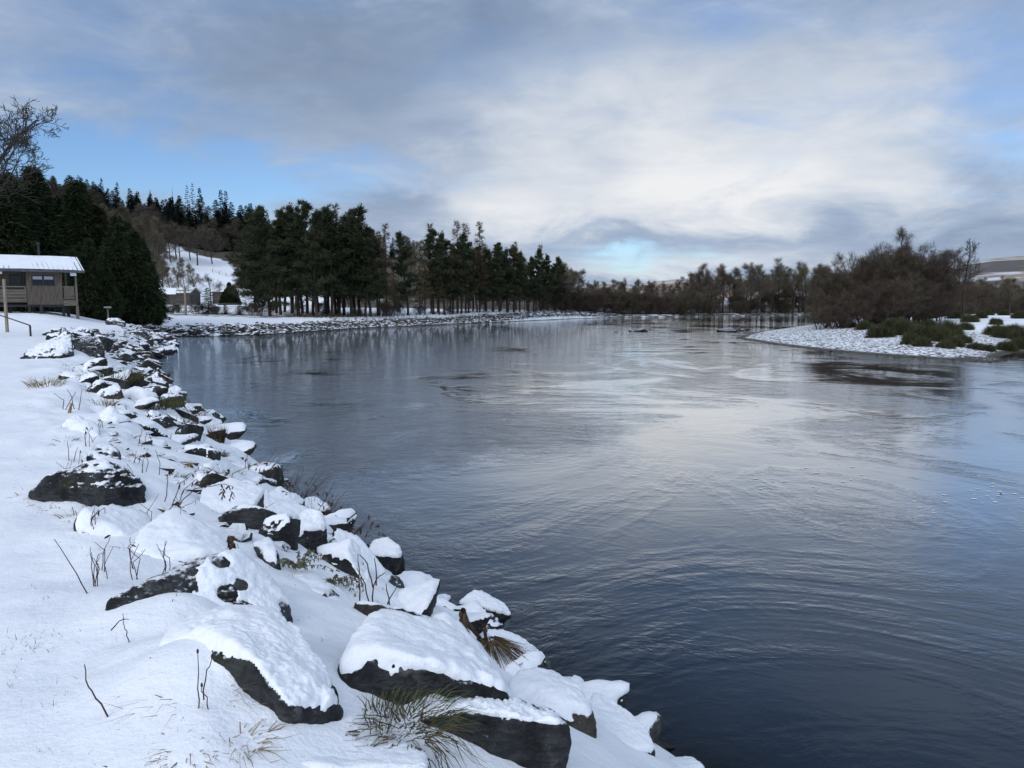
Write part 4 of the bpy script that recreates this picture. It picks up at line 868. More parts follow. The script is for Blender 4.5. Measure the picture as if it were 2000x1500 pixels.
for px, y, yt, k, v, lab in [(1745, 96, 447, 'birch', 0, 'pale upright birch top poking above the island thicket'), (1884, 90, 464, 'open', 0, 'single open branched bare tree right of the island thicket')]:
    x, yy, z = G(px, y); place(k, v, (x, yy, z - .1), htop(px, yt, yy, z), rs.uniform(0, 6.28), lab, 'bare tree', None, 1.0)
for i in range(70):
    px = rs.uniform(1820, 2160); y = rs.uniform(150, 215); x, yy, z = G(px, y)
    place(('oak', 'ash', 'alder')[i % 3], rs.randint(3), (x, yy, z - .3), htop(px, rs.uniform(535, 570) + (15 if px < 1900 else 0), y, z), rs.uniform(0, 6.28), 'distant bare tree behind the snowy rise at the right', 'bare tree', 'trees behind the right rise', 1.3)

for i in range(46):
    px = rs.uniform(470, 1120); y = rs.uniform(140, 235) + max(px - 800, 0) * .08; x, yy, z = G(px, y)
    place(('ash', 'oak', 'alder')[i % 3], rs.randint(3), (x, yy, z - .2), rs.uniform(5, 10), rs.uniform(0, 6.28), 'bare tree in the brown scrub seen through the pine trunks', 'bare tree', 'scrub trees behind the pines', 1.3)
# gorse and dead bracken on the bar
def make_gorse(v):
    rs = np.random.RandomState(300 + v); n = 1300; u = rs.normal(size=(n, 3)); u /= np.linalg.norm(u, axis=1, keepdims=True); u[:, 2] = np.abs(u[:, 2])
    r = (1 + .75 * fbm(u * 2.6, 90 + v, 3)) * rs.uniform(.5, 1, n) ** .5; C = u * r[:, None] * np.array([1, .9, .75])
    return mesh_np('gorse_bush', *blades(C, u, 4, .42, .016, rs, .45, .38), M_GORSE)
GM = [make_gorse(v) for v in range(4)]
GSP = [(1655, 636, .9), (1690, 640, 1.0), (1720, 655, 1.3), (1745, 645, 1.4), (1770, 650, 1.5), (1795, 660, 1.5), (1815, 645, 1.3), (1835, 662, 1.4), (1850, 650, 1.4), (1862, 672, 1.1), (1880, 665, .9), (1780, 668, 1.1), (1800, 672, .9), (1845, 676, .9), (1755, 632, .9), (1808, 618, 1.2), (1830, 615, 1.0), (1855, 612, 1.2), (1868, 618, .8), (1885, 640, .8), (1895, 625, .8), (1915, 618, .7), (1945, 650, 1.1), (1960, 655, 1.2), (1978, 648, 1.0), (1995, 660, 1.2), (1965, 680, 1.0), (1990, 676, 1.1), (2010, 672, 1.0), (1930, 682, .8), (1905, 678, .8), (1945, 630, .7), (1710, 628, 1.0), (1925, 612, .7), (1900, 606, .6), (1960, 612, .6), (1990, 618, .8)]
for i, (px, py, s) in enumerate(GSP):
    P = hit(px, py + 4); big = s >= 1.2; s2 = s * P[1] / 60
    where = 'at the foot of the island thicket' if px < 1730 else 'in the main gorse belt above the gravel' if px < 1890 and py > 630 else 'scattered on the snowy rise' if py < 635 else 'by the side channel at the right edge'
    tag(link('gorse_bush', GM[i % 4], None, P - [0, 0, .1], rs.uniform(0, 6.28), (s2 * .62, s2 * .62, s2 * .75)), '%s dark green gorse bush %s' % ('large' if big else 'small', where), 'gorse bush', '%s gorse %s' % ('large' if big else 'small', where))

# ------------------------------------------------------------------ the cabin on stilts
def wood(name, a, b, sc=(8, 8, .6)):
    m_, t = newmat(name); co = t.n('ShaderNodeTexCoord', 3)
    f = t.noise(t.scale(co, sc), 2.5, 5, .6); f2 = t.noise(co, 1.2, 4, .6)
    pbr(t, t.mix(t.ss(f, .3, .7), a, b) if True else None, .85, f, .01, .6, .2); return m_
M_WOOD = wood('weathered_cladding', (.070, .057, .044), (.150, .124, .098)); M_WOODH = wood('deck_timber', (.095, .083, .064), (.19, .165, .13), (.6, 8, 8))
M_POST = wood('grey_post', (.16, .13, .10), (.30, .25, .20)); M_DARK = flatmat('dark_metal', (.015, .016, .018), (.03, .03, .032), 3, .5)
M_ROOF = flatmat('roof_metal', (.05, .055, .065), (.10, .105, .115), 2, .45); M_WHITE = flatmat('white_plastic', (.72, .72, .72), (.8, .8, .8), 2, .4)
M_GLASS, t = newmat('window_glass'); pbr(t, (.006, .007, .010), .08, spec=.25)
M_BLIND = flatmat('blind_fabric', (.30, .32, .35), (.36, .38, .42), 3, .8)
PHI = R(38); CU = np.array([math.cos(PHI), math.sin(PHI)]); CC = aty(153, 597, 57.0)
def su(px, off=0.0):                                       # distance along the facade of a pixel column, on a plane OFF metres behind it
    k = ray(px, 560)[0] / ray(px, 560)[1]; ox, oy = CC[0] - off * CU[1], CC[1] + off * CU[0]
    return (k * oy - ox) / (CU[0] - k * CU[1])
def sz_(px, py, off=0.0):
    s = su(px, off); y = CC[1] + s * CU[1] + off * CU[0]; return aty(px, py, y)[2] - ZC
ZC = gz(CC[0], CC[1])
cabin = bpy.data.objects.new('cabin', None); COL.objects.link(cabin); cabin.location = (CC[0], CC[1], ZC); cabin.rotation_euler = (0, 0, PHI)
tag(cabin, 'timber cabin on stilts with snowy corrugated roof, porch rail and dark windows', 'cabin')
def part(name, parts, mat, par=None, sm_=False):
    v, f = join(parts); return link(name, mesh_np(name, v, f, mat, sm_), par or cabin)
zf = sz_(100, 595); ze = sz_(110, 529); S0 = su(-330); s52, s122 = su(52), su(122)
def boards(s0, s1, v, z0, z1, w=.14, axis='v'):            # tongued boards standing up or lying flat, each with a small gap
    out = []; rs = np.random.RandomState(int(abs(s0 * 10)) + 3)
    if axis == 'v':
        n = max(1, int((s1 - s0) / w)); e = (s1 - s0) / n
        for i in range(n): d = rs.uniform(0, .012); out.append(box(s0 + i * e + .004, s0 + (i + 1) * e - .004, v - d, v + .03, z0, z1))
    return out
wz0, wz1, w0, w1 = sz_(85, 558), sz_(85, 537.5), su(62), su(107.5)
wall = boards(s52, w0, 0, zf, ze) + boards(w1, s122, 0, zf, ze) + boards(w0, w1, 0, zf, wz0) + boards(w0, w1, 0, wz1, ze)
wall += [box(s52, s122, .034, .10, zf, ze), box(s52, s52 + .05, .11, 4.6, zf, ze), box(s122 - .05, s122, .11, 4.6, zf, ze), box(S0, s52 - .01, .95, 1.0, zf, ze + .1), box(S0, s122 - .1, 4.6, 4.66, zf, ze), box(S0, s122 - .06, .12, 4.59, ze + .12, ze + .16)]
d0, d1, dz0, dz1 = su(19, .9), su(44, .9), sz_(30, 558, .9), sz_(30, 536.5, .9)
wall += boards(S0, d0, .9, zf, ze) + boards(d1, s52, .9, zf, ze) + boards(d0, d1, .9, zf, dz0) + boards(d0, d1, .9, dz1, ze)
part('wall', wall, M_WOOD)
win = part('window', [box(w0, w0 + .07, -.03, .033, wz0, wz1), box(w1 - .07, w1, -.03, .033, wz0, wz1), box(w0 + .07, w1 - .07, -.03, .033, wz0, wz0 + .07), box(w0 + .07, w1 - .07, -.03, .033, wz1 - .07, wz1), box((w0 + w1) / 2 - .04, (w0 + w1) / 2 + .04, -.028, .033, wz0 + .07, wz1 - .07)], M_DARK)
link('glass', mesh_np('glass', *box(w0 + .02, w1 - .02, .010, .020, wz0 + .02, wz1 - .02), M_GLASS), win)
for a, b in ((w0 + .09, (w0 + w1) / 2 - .06), ((w0 + w1) / 2 + .06, w1 - .09)): link('blind', mesh_np('blind', *box(a, b, -.002, .008, wz1 - .30, wz1 - .08), M_BLIND), win)
win2 = part('window', [box(d0, d0 + .06, .86, .93, dz0, dz1), box(d1 - .06, d1, .86, .93, dz0, dz1), box(d0 + .06, d1 - .06, .86, .93, dz1 - .06, dz1), box(d0 + .06, d1 - .06, .86, .93, dz0, dz0 + .06)], M_DARK)
link('glass', mesh_np('glass', *box(d0 + .03, d1 - .03, .915, .925, dz0 + .03, dz1 - .03), M_GLASS), win2)
# deck fence of flat boards left of the bay
zd = sz_(30, 590)
fz = [sz_(30, y) for y in (558.5, 565, 570.5, 576.5, 583)]
part('deck_rail', [box(S0, s52 - .03, -.02, .02, z - .17 * (1 if i else .55), z) for i, z in enumerate(fz)] + [box(S0, s52 - .03, .03, .9, zd - .02, zd + .10)] + [box(s - .05, s + .05, .021, .11, zd + .1, fz[0]) for s in (s52 - .1, su(10), su(-35), su(-80))], M_WOODH)
# porch
s150 = su(149); pz0 = sz_(137, 584); pz1 = sz_(137, 559)
part('porch_floor', [box(s122 + .005, 0, -.02, 4.6, zf - .08, zf + .06), box(s122 + .005, -.10, -.03, -.022, zf - .06, pz0 - .08)], M_WOODH)
part('porch_rail', [box(s122 + .005, s150 - .1, -.03, .03, pz1 - .06, pz1), box(s122 + .005, s150 - .1, -.03, .03, pz0 - .02, pz0 + .05)] + [box(s - .028, s + .028, -.02, .02, pz0 + .05, pz1 - .06) for s in np.linspace(s122 + .1, s150 - .18, 9)], M_WOODH)
for v in (0, 4.5): part('porch_post', [box(s150 - .08, s150 + .05, v - .065, v + .065, zf + .06, ze + .02)], M_WOODH)
part('eave_beam', [box(S0, .35, -.10, -.02, ze + .02, ze + .20), box(s122, .30, -.015, .05, ze - .02, ze + .02)], M_WOODH)
# roof: corrugated sheet, thin snow lying in its troughs
v0, v1, v2 = -.45, 2.3, 5.05; ze0 = sz_(100, 527, -.45); zr = aty(100, 501, CC[1] + su(100, 2.3) * CU[1] + 2.3 * CU[0])[2] - ZC
def slope_sheet(va, za, vb, zb, off, amp, sx0, sx1, n=None):
    sx = np.linspace(sx0, sx1, 420); tv = np.linspace(0, 1, 14); A, B = np.meshgrid(sx, tv)
    ph = (A - sx0) / .30; crest = np.clip(1 - np.abs((ph % 1) - .5) / .16, 0, 1) * amp
    z = za + (zb - za) * B + crest + off
    if n is not None: z = z + n * fbm(np.stack([A.ravel() * .9, B.ravel() * 3, A.ravel() * 0], 1), 77, 4).reshape(A.shape) - .022 * sm(A, sx1 - .7, sx1 - .2)
    V = np.stack([A.ravel(), (va + (vb - va) * B).ravel(), z.ravel()], 1); c = len(sx)
    i = (np.arange(13)[:, None] * c + np.arange(c - 1)[None]).ravel(); return V, np.stack([i, i + 1, i + c + 1, i + c], 1)
roof = part('roof', [slope_sheet(v0, ze0, v1, zr, 0, .05, S0, .45), slope_sheet(v2, ze0, v1, zr, 0, .05, S0, .45), box(S0, .47, v0 - .04, v0 - .005, ze0 - .16, ze0 + .01), box(.455, .50, v0 + .03, v1 - .02, ze0 - .14, ze0 - .0)], M_ROOF)
part('roof_snow', [slope_sheet(v0 + .02, ze0, v1, zr, .046, .0, S0, .44, .024), slope_sheet(v2, ze0, v1, zr, .040, 0, S0, .44, .02)], M_SNOW, roof, True)
V, F = join([(np.array([[s122, 0, ze + .2], [s122, 4.6, ze + .2], [s122, 2.3, zr - .1], [s122 + .04, 0, ze + .2], [s122 + .04, 4.6, ze + .2], [s122 + .04, 2.3, zr - .1]]), [np.array([[0, 2, 1], [3, 4, 5]]), np.array([[0, 1, 4, 3], [1, 2, 5, 4], [2, 0, 3, 5]])])])
link('gable', mesh_np('gable', V, F, M_WOOD), cabin)
sc_ = su(80, 2.6); zt = aty(80, 478, CC[1] + sc_ * CU[1] + 2.6 * CU[0])[2] - ZC
part('flue', [tubes([[sc_, 2.6, zr - .2]], [[sc_, 2.6, zt]], [.075], [.075], 10), tubes([[sc_, 2.6, zt]], [[sc_, 2.6, zt + .18]], [.12], [.12], 10)], M_DARK)
fl = su(143.5); part('flood_light', [box(fl - .19, fl + .19, -.24, -.11, sz_(143, 539), sz_(143, 533))], M_WHITE); part('flood_light', [box(su(-1), su(5), -.24, -.11, sz_(2, 535), sz_(2, 530.5))], M_WHITE)
for s, v in ((su(55), .1), (su(67), .9), (su(78), .1), (su(124), .6), (su(138), 1.6), (su(149), .1), (su(20), 1.0), (su(-30), 1.0), (su(80), 4.2), (su(148), 4.2)):
    gx, gy = CC[0] + s * CU[0] - v * CU[1], CC[1] + s * CU[1] + v * CU[0]
    part('stilt', [box(s - .09, s + .09, v - .09, v + .09, gz(gx, gy) - ZC - .3, zf - .081 if s > s122 else zf - .002)], M_DARK if s != su(149) else M_WOODH)
part('floor_beam', [box(S0, s122 - .01, .11, 4.6, zf - .16, zf - .003)], M_DARK)

# ------------------------------------------------------------------ bits of the lawn and the field
def post_from(px, py0, py1, y, w, mat, name, label, cat, extra=()):
    x = aty(px, py1, y)[0]; z0 = gz(x, y); z1 = aty(px, py0, y)[2]
    V, F = join([box(-w, w, -w, w, -.3, z1 - z0)] + [box(*e) for e in extra]); return tag(link(name, mesh_np(name, V, F, mat), None, (x, y, z0)), label, cat)
p_ = post_from(13, 545, 628, 44, .062, M_POST, 'lawn_post', 'tall pale timber post standing in front of the cabin deck', 'post', [(-.04, .04, -.04, .04, 2.36, 2.44)])
hb = hit(60, 657); ha = aty(-40, 602, hb[1] + 3)
V, F = join([polytube([hb - [0, 0, .2], np.array([hb[0], hb[1], aty(60, 636, hb[1])[2]])], [.045, .045], 6), polytube([np.array([hb[0], hb[1], aty(60, 635.5, hb[1])[2]]), ha], [.03, .03], 6), polytube([ha - [0, 0, 1.3], ha], [.045, .045], 6)])
tag(link('handrail', mesh_np('handrail', V, F, M_DARK)), 'thin dark metal handrail sloping down the snowy steps below the cabin', 'handrail')
P = hit(211, 617); y = max(50., min(P[1], 62)); x = aty(211, 617, y)[0]; z0 = gz(x, y); zt = aty(211, 603, y)[2]
bt = bpy.data.objects.new('bird_table', None); COL.objects.link(bt); bt.location = (x, y, z0); tag(bt, 'small snow topped bird table on a post before the dark evergreens', 'bird table')
link('post', mesh_np('post', *box(-.05, .05, -.05, .05, -.2, max(zt - z0, .5)), M_POST), bt); H_ = max(zt - z0, .5)
link('tray', mesh_np('tray', *join([box(-.2, .2, -.18, .18, H_ + .002, H_ + .05), box(-.22, .22, -.20, .20, H_ + .05, H_ + .10)]), M_WOODH), bt); link('snow_cap', mesh_np('snow_cap', *box(-.2, .2, -.18, .18, H_ + .103, H_ + .16), M_SNOW), bt)
def shed(px0, px1, y, yb, ye, yr, label, wallm):
    a, b = aty(px0, yb, y)[0], aty(px1, yb, y)[0]; z0 = gz((a + b) / 2, y); h = aty(px0, ye, y)[2] - z0; hr = aty(px0, yr, y + 3)[2] - z0; L_ = b - a
    e = bpy.data.objects.new('farm_shed', None); COL.objects.link(e); e.location = (a, y, z0); tag(e, label, 'shed')
    g = lambda x: [[x, 0, h], [x, 6, h], [x, 3, hr]]
    V, F = join([box(0, L_, 0, 6, -1.5, h), (np.array(g(0) + g(L_)), [np.array([[0, 2, 1], [3, 4, 5]]), np.array([[0, 1, 4, 3]])])]); link('wall', mesh_np('wall', V, F, wallm), e)
    V = np.array([[-.3, -.35, h - .1], [L_ + .3, -.35, h - .1], [L_ + .3, 3, hr + .03], [-.3, 3, hr + .03], [-.3, 6.35, h - .1], [L_ + .3, 6.35, h - .1]]); W = np.concatenate([V, V + [0, 0, .18]])
    link('roof', mesh_np('roof', W, np.array([[6, 7, 8, 9], [9, 8, 11, 10], [1, 0, 3, 2], [2, 3, 4, 5], [0, 1, 7, 6], [1, 2, 8, 7], [2, 5, 11, 8], [5, 4, 10, 11], [4, 3, 9, 10], [3, 0, 6, 9]]), M_SNOW), e)
    dr = box(L_ * .55, L_ * .7, -.06, -.004, -.6, min(1.9, h * .8)); link('door', mesh_np('door', *dr, M_DARK), e)
M_STONE = flatmat('shed_stone', (.035, .032, .030), (.09, .08, .07), 2, .9)
shed(300, 344, 186, 588, 574, 564, 'long low dark farm shed with snowy roof right of the evergreens', M_STONE)
shed(344, 371, 176, 588, 571.5, 562, 'short farm shed with paler wall and bright snowy roof', M_STONE)
shed(415, 446, 196, 582, 569, 562, 'stone farm building half hidden by small bare trees', M_STONE)
post_from(363, 562, 612, 101, .11, M_POST, 'service_pole', 'T shaped timber pole in the field beyond the far bank', 'pole', [(-1.1, .55, -.06, .06, 3.05, 3.2)])
for px, y, yt, v, wd, lab in [(407, 105, 562, 1, 2.1, 'small bushy green fir on the terrace, largest of three young firs'), (440, 107, 591, 0, 2.2, 'tiny young fir between two other young firs'), (467, 106, 586, 1, 2.0, 'young fir nearest to the spreading terrace pine')]:
    x, yy, z = G(px, y); place('spruce', v, (x, yy, z), htop(px, yt, y, z), px, lab, 'fir tree', None, wd)
x, yy, z = G(449, 185); place('evergreen', 1, (x, yy, z - 1), htop(449, 552, 185, z) + 1, 1.0, 'round clipped dark evergreen in the farm field', 'evergreen tree', None, 1.3)
for px, y, yt, k, lab in [(412, 150, 535, 'oak', 'spindly pale bare tree before the farm building'), (365, 170, 525, 'oak', 'broad bare tree behind the farm sheds'), (335, 195, 520, 'ash', 'bare tree rising over the long farm shed'), (310, 200, 500, 'oak', 'bare tree beside the outermost evergreen'), (380, 205, 515, 'ash', 'bare tree right of the short farm shed'), (350, 215, 505, 'ash', 'bare tree on the slope over the farm sheds'), (320, 215, 490, 'oak', 'bare tree high on the slope by the evergreens')]:
    x, yy, z = G(px, y); place(k, 0 if k == 'oak' else 2, (x, yy, z - .2), htop(px, yt, y, z), px * .1, lab, 'bare tree', None, 1.2)
for i, (px, y, h) in enumerate([(505, 104, 1.6), (490, 106, 1.3), (425, 104, 1.0), (385, 105, 1.1), (335, 104, .9), (745, 110, 1.7), (762, 114, 1.3), (700, 112, 1.0), (640, 112, .9), (820, 124, 1.2), (1060, 150, 1.6), (1100, 156, 1.8), (1125, 160, 1.6), (880, 128, 1.1), (350, 112, 1.0), (530, 116, 1.2), (580, 120, 1.2), (620, 124, 1.3), (780, 126, 1.3)]):
    x, yy, z = G(px, y); place('alder', i % 3, (x, yy, z - .1), h * 1.6, i, 'low brown leafless shrub on the far terrace under the pines', 'shrub', 'terrace shrubs', 1.7)
def fence(pts, label, h=1.2, step=3.0):
    pts = [np.array(p) for p in pts]; parts = []
    for a, b in zip(pts[:-1], pts[1:]):
        n = max(1, int(np.linalg.norm(b - a) / step))
        for i in range(n + 1):
            q = a + (b - a) * i / n; z = gz(*q); parts.append(box(q[0] - .07, q[0] + .07, q[1] - .07, q[1] + .07, z - .3, z + h))
            if i < n:
                r = a + (b - a) * (i + 1) / n; zz = gz(*r)
                for k in (.45, .9): parts.append(tubes([[q[0], q[1] - .08, z + h * k]], [[r[0], r[1] - .08, zz + h * k]], [.03], [.03], 4))
    V, F = join(parts); tag(link('field_fence', mesh_np('field_fence', V, F, M_POST)), label, 'fence')
fence([G(300, 118)[:2], G(395, 122)[:2], G(480, 130)[:2]], 'low post and wire fence crossing the field before the farm sheds')
P1_, P2_ = hit(415, 532), hit(470, 548); fence([P1_[:2], P2_[:2]], 'thin fence line climbing the snowy hill field', 1.1, 4)
# dead white trunks on the far bank
for px, yt, y, r_, lab in [(1278, 585, 205, .28, 'broken white dead trunk stump at the far bank water edge'), (1271, 600, 204, .22, 'short pale broken branch leaning beside the white dead trunk')]:
    x, yy, z = G(px, y); h = htop(px, yt, y, z); rr = np.random.RandomState(px)
    pts = [np.array([0, 0, -.5]), np.array([.1, 0, h * .5]), np.array([-.15 if px > 1275 else .5, .1, h])]
    V, F = polytube(pts, [r_, r_ * .8, r_ * .2], 7); tag(link('dead_tree', mesh_np('dead_tree', V, F, M_POST, True), None, (x, yy, z)), lab, 'dead tree')

# ------------------------------------------------------------------ oak whose branches reach in at the top left
sk = bare_skel(943, 12.6, spread=.62, trunk=.30, lev=4, kids=(13, 7, 6, 5), ang=(58, 46, 44), lr=(.5, .5, .55), lift=.05, wig=.22, minlen=.16)
ta, tb = bare_meshes('oak', sk, M_BARK, M_BARK, .014, 1, None)
oak = tree_obj('oak_tree', ta, tb); ox = aty(-90, 600, 36)[0]; oak.location = (ox, 36, gz(ox, 36)); tag(oak, 'bare oak whose twisted twiggy branches reach into the top left sky', 'oak tree')

# ------------------------------------------------------------------ dead stems, grass tufts and scrub on the near bank
M_STEM = flatmat('dead_stem', (.030, .018, .014), (.075, .045, .034), 20, .8); M_STRAW = flatmat('straw_grass', (.16, .115, .062), (.30, .235, .14), 20, .8); M_LEAF = flatmat('dead_leaf', (.045, .024, .016), (.10, .055, .035), 20, .8)
M_BGRASS = flatmat('brown_grass', (.035, .028, .013), (.10, .075, .038), 10, .85); M_RUSH = flatmat('green_rush', (.035, .045, .018), (.11, .11, .05), 14, .7); M_FERN = flatmat('frosted_fern', (.05, .055, .025), (.16, .15, .09), 14, .8)
rs = np.random.RandomState(77)
def GH(px, py):
    P = hit(px, py)
    for _ in range(40):                                    # nothing but stones grows in the river
        if P[2] > .22 or py > 1200: break
        px -= 6; P = hit(px, py)
    P[2] += float(drift(P[:1].copy(), P[1:2].copy())[0]) * .5; return P
def stems(px, py, lines, label, r=.0045, mat=None, heads=False, leaves=0, name='dead_stalk', cat='dead stalk', group=None, loc=None):
    """lines: lists of pixels from the base upward; all kept near the base's distance from the camera"""
    B = GH(px, py) if loc is None else np.array(loc); parts = []
    for ln in lines:
        tilt = rs.uniform(-.25, .25); p = [aty(a, b, B[1] + tilt * k * .12) - B for k, (a, b) in enumerate(ln)]
        p[0] = p[0] - np.array([0, 0, .05]); q = []
        for u, v in zip(p[:-1], p[1:]):
            for s in np.linspace(0, 1, 4)[:-1]: q.append(u + (v - u) * s + rs.normal(size=3) * .0035)
        q.append(p[-1]); parts.append(polytube(q, np.linspace(r, r * .45, len(q)), 5))
        if heads:
            e = q[-1]; U, Fi = ico(2); parts.append((U * np.array([.0045, .0045, .010]) + e, Fi))
        for k in range(leaves):
            i = rs.randint(len(q) // 2, len(q)); parts.append(leaf(q[i], .05))
    V, F = join(parts); o = link(name, mesh_np(name, V, F, mat or M_STEM, False), None, B); return tag(o, label, cat, group)
def leaf(c, L):
    d = rs.normal(size=3) * .5 + [0, 0, -1]; d /= np.linalg.norm(d); s = np.cross(d, rs.normal(size=3)); s /= np.linalg.norm(s)
    nrm_ = np.cross(d, s); k = [c, c + d * L * .35 + s * L * .16 + nrm_ * L * .05, c + d * L * .35 - s * L * .16 + nrm_ * L * .05, c + d * L * .75 + s * L * .12, c + d * L * .75 - s * L * .12, c + d * L + nrm_ * L * .12]
    return np.array(k), [np.array([[0, 1, 2], [3, 5, 4]]), np.array([[1, 3, 4, 2]])]
def ribbons(C, n, L, W, spreadv, rs_, up=1.0, lean=(0, 0), rad=.05, droop=.5):
    parts = []
    a = rs_.uniform(0, 6.28, n); d = np.stack([np.cos(a) * spreadv * rs_.uniform(.2, 1, n) + lean[0], np.sin(a) * spreadv * rs_.uniform(.2, 1, n) + lean[1], np.full(n, up)], 1)
    d /= np.linalg.norm(d, axis=1, keepdims=True); l = L * rs_.uniform(.5, 1.15, n)[:, None]; b = C + np.stack([np.cos(a), np.sin(a), a * 0], 1) * rad * np.sqrt(rs_.uniform(0, 1, n))[:, None]
    s = np.cross(d, rs_.normal(size=(n, 3))); s /= np.linalg.norm(s, axis=1, keepdims=True); w_ = W * rs_.uniform(.6, 1.2, n)[:, None]
    P = []; 
    for k, f in enumerate((0, .35, .7, 1.0)):
        c = b + d * l * f + np.array([0, 0, -1.0]) * l * droop * f * f * rs_.uniform(.4, 1, (n, 1)) + np.stack([d[:, 0], d[:, 1], d[:, 2] * 0], 1) * l * droop * f * f * .6
        ww = w_ * (1 - f) ** .6 if k < 3 else w_ * .05; P += [c - s * ww, c + s * ww]
    V = np.stack(P, 1).reshape(-1, 3); base = (np.arange(n) * 8)[:, None]; return V, np.concatenate([base + np.array([[0, 1, 3, 2]]), base + np.array([[2, 3, 5, 4]]), base + np.array([[4, 5, 7, 6]])])
def tuft(px, py, n, L, W, mat, label, spreadv=.8, up=1.0, lean=(0, 0), rad=.06, droop=.6, name='grass_tuft', cat='grass tuft', group=None, extra=None, lift=0.0):
    B = GH(px, py) + [0, 0, lift]; V, F = ribbons(np.array([0, 0, -.03]), n, L, W, spreadv, rs, up, lean, rad, droop)
    return tag(link(name, mesh_np(name, V, F, mat), None, B), label, cat, group)
stems(182, 1165, [[(182, 1165), (150, 1120), (106, 1053)]], 'long single dead stem leaning left over the flat snow', .004)
stems(238, 1428, [[(238, 1428), (200, 1375), (172, 1340), (165, 1298)]], 'long curved dead stem leaning left at the bottom left', .004)
stems(288, 1364, [[(288, 1364), (293, 1330), (294, 1288)], [(270, 1355), (282, 1342), (302, 1340)]], 'upright dead stem with a dark seed head on the snow', .0032, heads=True)
stems(424, 1424, [[(424, 1424), (405, 1375), (394, 1338)], [(390, 1400), (388, 1340), (386, 1272)], [(396, 1340), (405, 1310), (414, 1282)]], 'cluster of dead stalks rising out of the pale straw clump', .003, heads=True)
stems(452, 1382, [[(452, 1382), (451, 1330), (452, 1282)]], 'thin straight stalk before the dark edge of the long slab', .003)
stems(500, 1418, [[(500, 1418), (525, 1375), (545, 1335)], [(517, 1400), (516, 1360), (513, 1330)]], 'two crossing dead stalks by the lower end of the long slab', .0035)
stems(345, 1215, [[(305, 1245), (318, 1210), (346, 1190)], [(312, 1235), (328, 1205), (345, 1160)], [(318, 1228), (335, 1190), (338, 1170)], [(262, 1245), (290, 1228), (312, 1222)], [(268, 1236), (290, 1205), (306, 1172)]], 'spray of dead stalks in the snow between the two big slabs', .0035, leaves=1)
stems(255, 1276, [[(255, 1276), (253, 1250), (243, 1225), (240, 1198)], [(218, 1210), (240, 1208), (252, 1210)]], 'forked thin stem below the dark tip of the slanted boulder', .003)
stems(210, 1132, [[(210, 1132), (204, 1105), (221, 1068)], [(190, 1108), (190, 1086), (204, 1080)]], 'kinked dead stem on the snow left of the pyramid boulder', .003)
stems(730, 1190, [[(728, 1190), (728, 1150), (735, 1130), (752, 1118)], [(728, 1135), (718, 1100), (702, 1083)], [(735, 1130), (731, 1090)], [(704, 1182), (701, 1130), (699, 1083)], [(724, 1180), (712, 1140), (697, 1110)]], 'upright twiggy dead shrub stem beside the flat slab', .006, name='twig_plant', cat='twig plant')
stems(748, 1188, [[(748, 1188), (760, 1170), (776, 1144)], [(748, 1186), (762, 1180)], [(760, 1170), (754, 1140)]], 'small branched red brown twig right of the twiggy shrub stem', .006, name='twig_plant', cat='twig plant')
stems(822, 1202, [[(820, 1202), (826, 1185), (833, 1170)]], 'short lone twig on the wide snow dome', .004)
stems(450, 1150, [[(452, 1078), (450, 1062), (448, 1045)], [(458, 1076), (456, 1060), (452, 1046)]], 'red brown dock stalk behind the slanted boulder', .004, mat=M_LEAF, leaves=12, name='dock_stalk', cat='dock stalk')
stems(345, 1010, [[(352, 972), (380, 955), (430, 945), (455, 950)], [(345, 975), (360, 955), (385, 935)], [(335, 975), (352, 945), (375, 925)], [(322, 968), (328, 940), (330, 920)], [(430, 946), (436, 955), (434, 968)], [(452, 950), (454, 962), (450, 972)]], 'arched bramble with hanging dead leaves over the snow', .0045, leaves=5, name='bramble', cat='bramble')
stems(355, 1015, [[(330, 985), (345, 980), (356, 995)]], 'row of curled dead leaves hanging on the snowy stone edge', .004, mat=M_LEAF, leaves=16, name='bramble', cat='bramble')
stems(300, 925, [[(272, 962), (280, 940), (290, 905), (284, 885)], [(300, 945), (312, 925), (312, 900), (303, 878)]], 'two crooked thin stems behind the large black boulder', .005)
stems(455, 985, [[(440, 960), (455, 925), (500, 905), (520, 900)]], 'bent pale bramble cane arching over the brown hummock', .006, mat=M_STRAW, leaves=4, name='bramble', cat='bramble')
stems(152, 800, [[(145, 805), (140, 775), (131, 760)], [(150, 806), (157, 780), (160, 760)], [(122, 800), (125, 782), (105, 768)], [(125, 800), (138, 782), (148, 765)]], 'bare forked stems around a cut woody stump on the crest', .007, name='twig_plant', cat='twig plant')
stems(138, 806, [[(135, 806), (137, 797), (139, 788)]], 'short cut woody stump with torn bark', .03, mat=M_STRAW, name='stump', cat='stump')
for i, (px, py, h, n, lab) in enumerate([(285, 870, 30, 4, 'group of thin dark stalks before the long slotted stone'), (195, 838, 26, 3, 'few dark stalks by the low snow hooded boulder'), (215, 800, 25, 4, 'dead stalks left of the square brown stone'), (330, 800, 40, 3, 'thin upright stalks among the middle bank stones'), (262, 905, 24, 3, 'short dark stalks above the split stone'), (130, 900, 40, 2, 'faint dead stems on the open snow above the large black boulder'), (235, 775, 26, 4, 'dead stalks on the crest beneath the dark scrub')]):
    L_ = []
    for _ in range(n):
        b0 = px + rs.uniform(-14, 14); t0 = b0 + rs.uniform(-9, 14); hh = h * rs.uniform(.6, 1.1); L_.append([(b0, py), ((b0 + t0) / 2 + rs.uniform(-1.5, 1.5), py - hh * .5), (t0, py - hh)])
    stems(px, py, L_, lab, .0045)
